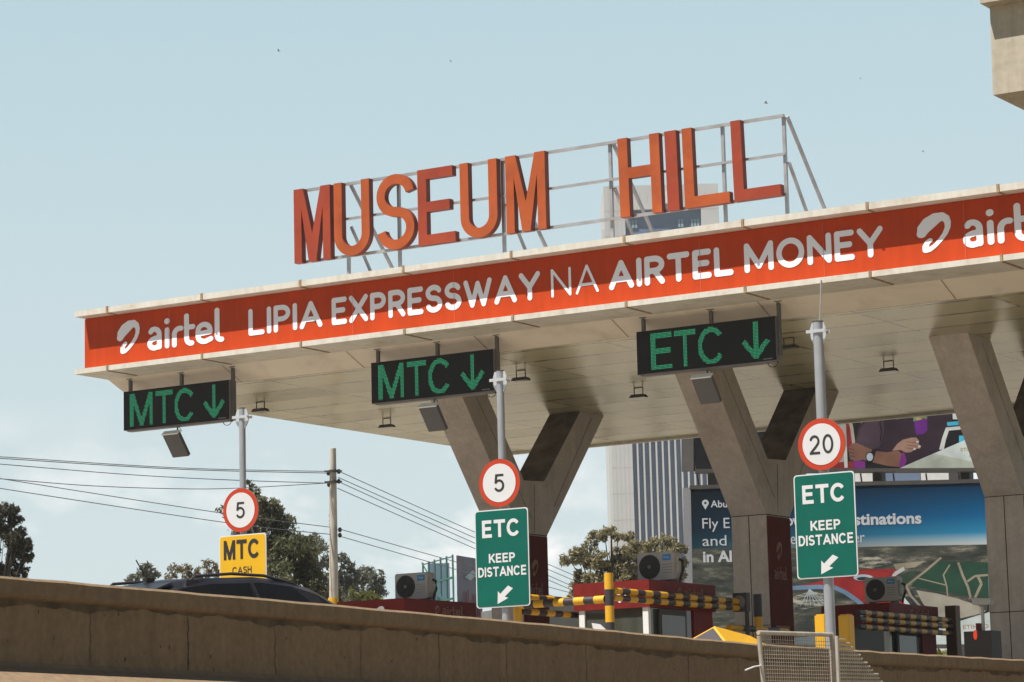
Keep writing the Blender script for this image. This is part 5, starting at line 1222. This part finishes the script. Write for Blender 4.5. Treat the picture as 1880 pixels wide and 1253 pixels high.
for a_, b_, lab in (((623, 866), (1100, 1077), 'topmost overhead wire right of the utility pole'), ((621, 877), (1100, 1086), 'second overhead wire from the top, right of the utility pole'), ((622, 885), (1100, 1098), 'third overhead wire from the top, right of the utility pole'), ((620, 897), (1100, 1105), 'fourth overhead wire from the top, right of the utility pole'),
                    ((624, 972), (1100, 1103), 'upper of the two low wires falling right from mid utility pole'), ((624, 985), (1100, 1118), 'lower of the two low wires falling right from mid utility pole')):
    wire(ext(a_, b_, DPO, 100), lab, .0115)

# ================================================================ TREES
def leaves(mb_v, mb_f, c, rad, n, size, clump, flat_=.8):
    nc = max(5, int(clump))
    u = rng.normal(size=(nc, 3)); u /= np.linalg.norm(u, axis=1)[:, None]
    cc_ = c + u * (rad * rng.uniform(.25, 1.0, (nc, 1)) ** .6) * np.array([1, 1, flat_])
    k = rng.integers(0, nc, n); p = cc_[k] + rng.normal(size=(n, 3)) * rad * .145
    a = rng.normal(size=(n, 3)); a[:, 2] -= .3; a /= np.linalg.norm(a, axis=1)[:, None]
    b = np.cross(a, rng.normal(size=(n, 3))); b /= np.linalg.norm(b, axis=1)[:, None]
    s = size * rng.uniform(.6, 1.35, (n, 1))
    v = np.stack([p - a * s, p + b * s * .30, p + a * s, p - b * s * .30], 1).reshape(-1, 3)
    o = sum(len(x) for x in mb_v); mb_v.append(v); mb_f.append(np.arange(4 * n).reshape(-1, 4) + o)
    return cc_
def tree(name, label, d, blobs, mt, leaf, dens, group, trunk_px, tr=.12, zb=None, flat_=.8, jit=.5, cat='tree'):
    """blobs: (px, py, radius px, leaf share) read off the picture, placed at distance d with real depth"""
    k = d / F; base = at(*trunk_px, d); base[2] = RZ if zb is None else zb
    t = thing(name, label, cat, base, group); V = []; FF = []; tops = []
    for px, py, rp, sh in blobs:
        c = at(px, py, d + rng.uniform(-1, 1) * jit * rp * k * 2); r_ = rp * k
        n = int(dens * sh * rp * rp / 100.0); cl_ = leaves(V, FF, c, r_, n, leaf, 11 + rp * .5, flat_)
        tops.append((c, cl_))
    v = np.concatenate(V) - base; f = np.concatenate(FF)
    me = bpy.data.meshes.new('crown'); me.vertices.add(len(v)); me.vertices.foreach_set('co', v.ravel())
    me.loops.add(f.size); me.loops.foreach_set('vertex_index', f.ravel().astype(np.int32)); me.polygons.add(len(f))
    me.polygons.foreach_set('loop_start', np.arange(0, f.size, 4, dtype=np.int32)); me.update(calc_edges=True); me.validate()
    me.materials.append(M[mt]); o = bpy.data.objects.new('crown', me); COL.objects.link(o); o.parent = t
    m = MB(); top = max((c for c, _ in tops), key=lambda q: q[2]); mid = base + (top - base) * .55
    m.tube([base, base + (top - base) * .3 + rng.normal(size=3) * .05, mid, top], [tr, tr * .85, tr * .6, tr * .15], 8)
    for c, cl_ in tops:
        s0 = base + (top - base) * rng.uniform(.3, .6); m.tube([s0, (s0 + c) / 2 + rng.normal(size=3) * .1, c], [tr * .3, tr * .2, tr * .08], 6)
        for q in cl_[:6]: m.tube([c, (c + q) / 2 + rng.normal(size=3) * .05, q], [tr * .09, tr * .06, tr * .03], 5, cap=False)
    m.build('trunk', 'bark', t)
    return t
G = 'trees behind the plaza'
tree('dark_tree', 'tall dark ragged evergreen tree behind the yellow MTC CASH sign', 84, [(457, 884, 6, .5), (463, 896, 8, .6), (470, 908, 11, .6), (480, 920, 14, .6), (500, 925, 13, .6), (506, 940, 16, .7), (482, 950, 34, 1), (512, 960, 30, 1), (421, 940, 20, .55), (500, 1000, 48, 1), (535, 1010, 38, 1), (550, 1045, 40, 1), (495, 1060, 52, 1), (575, 1080, 34, 1), (560, 1010, 30, .8), (605, 1095, 26, .8), (450, 1000, 44, 1)], 'leaf_dark', .075, 150, G, (505, 1110), .12)
tree('clumpy_tree', 'dark tree with rounded leaf clumps at the left edge', 78, [(5, 945, 20, 1), (24, 940, 14, 1), (28, 956, 13, 1), (8, 975, 20, .9), (20, 962, 7, 1), (40, 977, 11, 1), (25, 990, 20, 1), (50, 995, 9, 1), (36, 1010, 22, 1), (48, 1022, 13, 1), (22, 1030, 12, 1), (40, 1040, 14, 1), (8, 1052, 22, 1), (36, 1056, 14, 1), (-34, 950, 26, 1), (-44, 1010, 30, 1), (-12, 1010, 14, .8)], 'leaf_clump', .05, 430, G, (-40, 1080), .08, flat_=.9)
tree('gum_tree', 'hazy gum tree rising behind the utility pole', 130, [(580, 1000, 22, .6), (592, 1025, 26, .7), (566, 1010, 16, .6), (628, 1026, 12, .7), (640, 1040, 14, .7), (640, 1060, 22, .8), (618, 1075, 28, .8), (660, 1068, 22, .8)], 'leaf_grey', .12, 150, G, (618, 1110), .22)
tree('gum_tree', 'hazy grey gum tree between the utility pole and the left air conditioner', 135, [(665, 1060, 20, .8), (683, 1058, 18, .8), (694, 1068, 15, .8), (690, 1090, 22, 1), (668, 1092, 22, 1), (640, 1098, 20, 1)], 'leaf_grey', .12, 150, G, (680, 1112), .2)
tree('lime_bush', 'yellow-green bush in front of the hazy gum trees', 118, [(676, 1100, 14, 1), (688, 1106, 14, 1), (664, 1106, 12, 1), (648, 1092, 10, .7)], 'leaf_lime', .12, 160, G, (676, 1114), .08, cat='bush')
tree('small_tree', 'small round tree behind the car roof antenna', 120, [(270, 1046, 14, .8), (262, 1056, 12, .8), (282, 1058, 12, .8), (248, 1062, 11, .7), (236, 1066, 8, .6)], 'leaf_grey', .13, 130, G, (268, 1085), .08)
tree('dry_tree', 'pale dry-leaved tree above the car roof rails', 125, [(322, 1046, 15, .5), (342, 1044, 14, .6), (354, 1056, 18, .7), (385, 1040, 15, .5), (392, 1056, 16, .6), (372, 1062, 14, .7), (312, 1058, 12, .5)], 'leaf_dry', .11, 110, G, (355, 1090), .08)
tree('olive_tree', 'broad olive-green tree between the left column and the booth air conditioner', 96, [(1095, 988, 18, .8), (1110, 978, 14, .8), (1122, 972, 10, .8), (1134, 985, 12, .8), (1078, 1006, 14, .5), (1060, 1016, 16, .8), (1045, 1028, 16, .9), (1070, 1030, 22, .9), (1096, 1028, 22, .8), (1110, 1048, 24, 1), (1140, 1040, 22, 1), (1160, 1010, 20, .9), (1155, 986, 13, .8), (1145, 1062, 26, 1), (1085, 1066, 20, .9), (1065, 1055, 14, .7), (1062, 1075, 16, .8), (1052, 1092, 12, .6), (1105, 1078, 26, 1), (1165, 1055, 26, 1), (1140, 1020, 18, .8), (1165, 1040, 20, .9)], 'leaf_olive', .07, 250, G, (1122, 1100), .14)
tree('olive_tree', 'yellowish tree behind the booth air conditioner, in front of the blue tower stripes', 102, [(1195, 1000, 16, .9), (1215, 995, 16, .9), (1236, 997, 14, .8), (1250, 1010, 14, .8), (1185, 1020, 20, 1), (1220, 1020, 22, 1), (1250, 1035, 18, .9), (1200, 1050, 24, 1), (1240, 1060, 20, 1)], 'leaf_olive', .07, 250, G, (1215, 1100), .14)
tree('garden_shrub', 'yellow-green shrub low behind the dark rail post on the right', 90, [(1690, 1204, 13, 1), (1704, 1200, 13, 1), (1718, 1202, 12, 1), (1732, 1206, 12, 1), (1680, 1208, 10, 1)], 'leaf_lime', .10, 160, G, (1706, 1225), .05, cat='bush')

# ================================================================ BIRDS
for i, (px, py, s, a_, lab) in enumerate(((512, 94, 6, .2, 'tiny bird high at the upper left'), (828, 113, 4, -.4, 'tiny bird near the top centre of the sky'), (1407, 190, 7, .5, 'tiny bird just above the top corner of the letter frame'), (1580, 145, 3, 0, 'faintest bird, high right of the letter frame'), (1695, 279, 4, .1, 'tiny bird low in the sky, left of the overpass'))):
    c = at(px, py, 130); k = s * 130 / F; b = thing('bird', lab, 'bird', c, 'birds in the sky')
    m = MB()
    m.tube([c - dx_ * k * .5, c - dx_ * k * .2, c + dx_ * k * .2, c + dx_ * k * .5], [k * .02, k * .11, k * .12, k * .03], 7); m.build('body', 'bird', b)
    for sd in (-1, 1):
        w0 = c + dx_ * k * .15; w1 = c + dy_ * sd * k * .5 + np.array([0, 0, k * (.35 + a_ * .4)]) - dx_ * k * .1; w2 = c + dy_ * sd * k * 1.0 + np.array([0, 0, k * (.25 - a_ * .3)]) - dx_ * k * .5
        MB().add([w0, w1 + dx_ * k * .1, w2, w1 - dx_ * k * .25, c - dx_ * k * .15, w0 + np.array([0, 0, .012]), w1 + dx_ * k * .1 + np.array([0, 0, .012]), w2 + np.array([0, 0, .012]), w1 - dx_ * k * .25 + np.array([0, 0, .012]), c - dx_ * k * .15 + np.array([0, 0, .012])], [(0, 1, 2, 3, 4), (9, 8, 7, 6, 5), (0, 5, 6, 1), (1, 6, 7, 2), (2, 7, 8, 3), (3, 8, 9, 4), (4, 9, 5, 0)]).build('wing', 'bird', b)

# ================================================================ HAZE
hm = bpy.data.materials.new('haze_air'); hm.use_nodes = True; t = hm.node_tree; t.nodes.clear()
ho = N(t, 'ShaderNodeOutputMaterial'); pv = N(t, 'ShaderNodeVolumePrincipled'); pv.inputs['Color'].default_value = (.93, .96, 1.0, 1); pv.inputs['Density'].default_value = 0.00022
t.links.new(pv.outputs[0], ho.inputs['Volume'])
M['haze'] = hm
tag(MB().box(-520, 260, -60, 620, -1.0, 100).build('haze', 'haze'), kind='stuff')
bpy.context.view_layer.update()
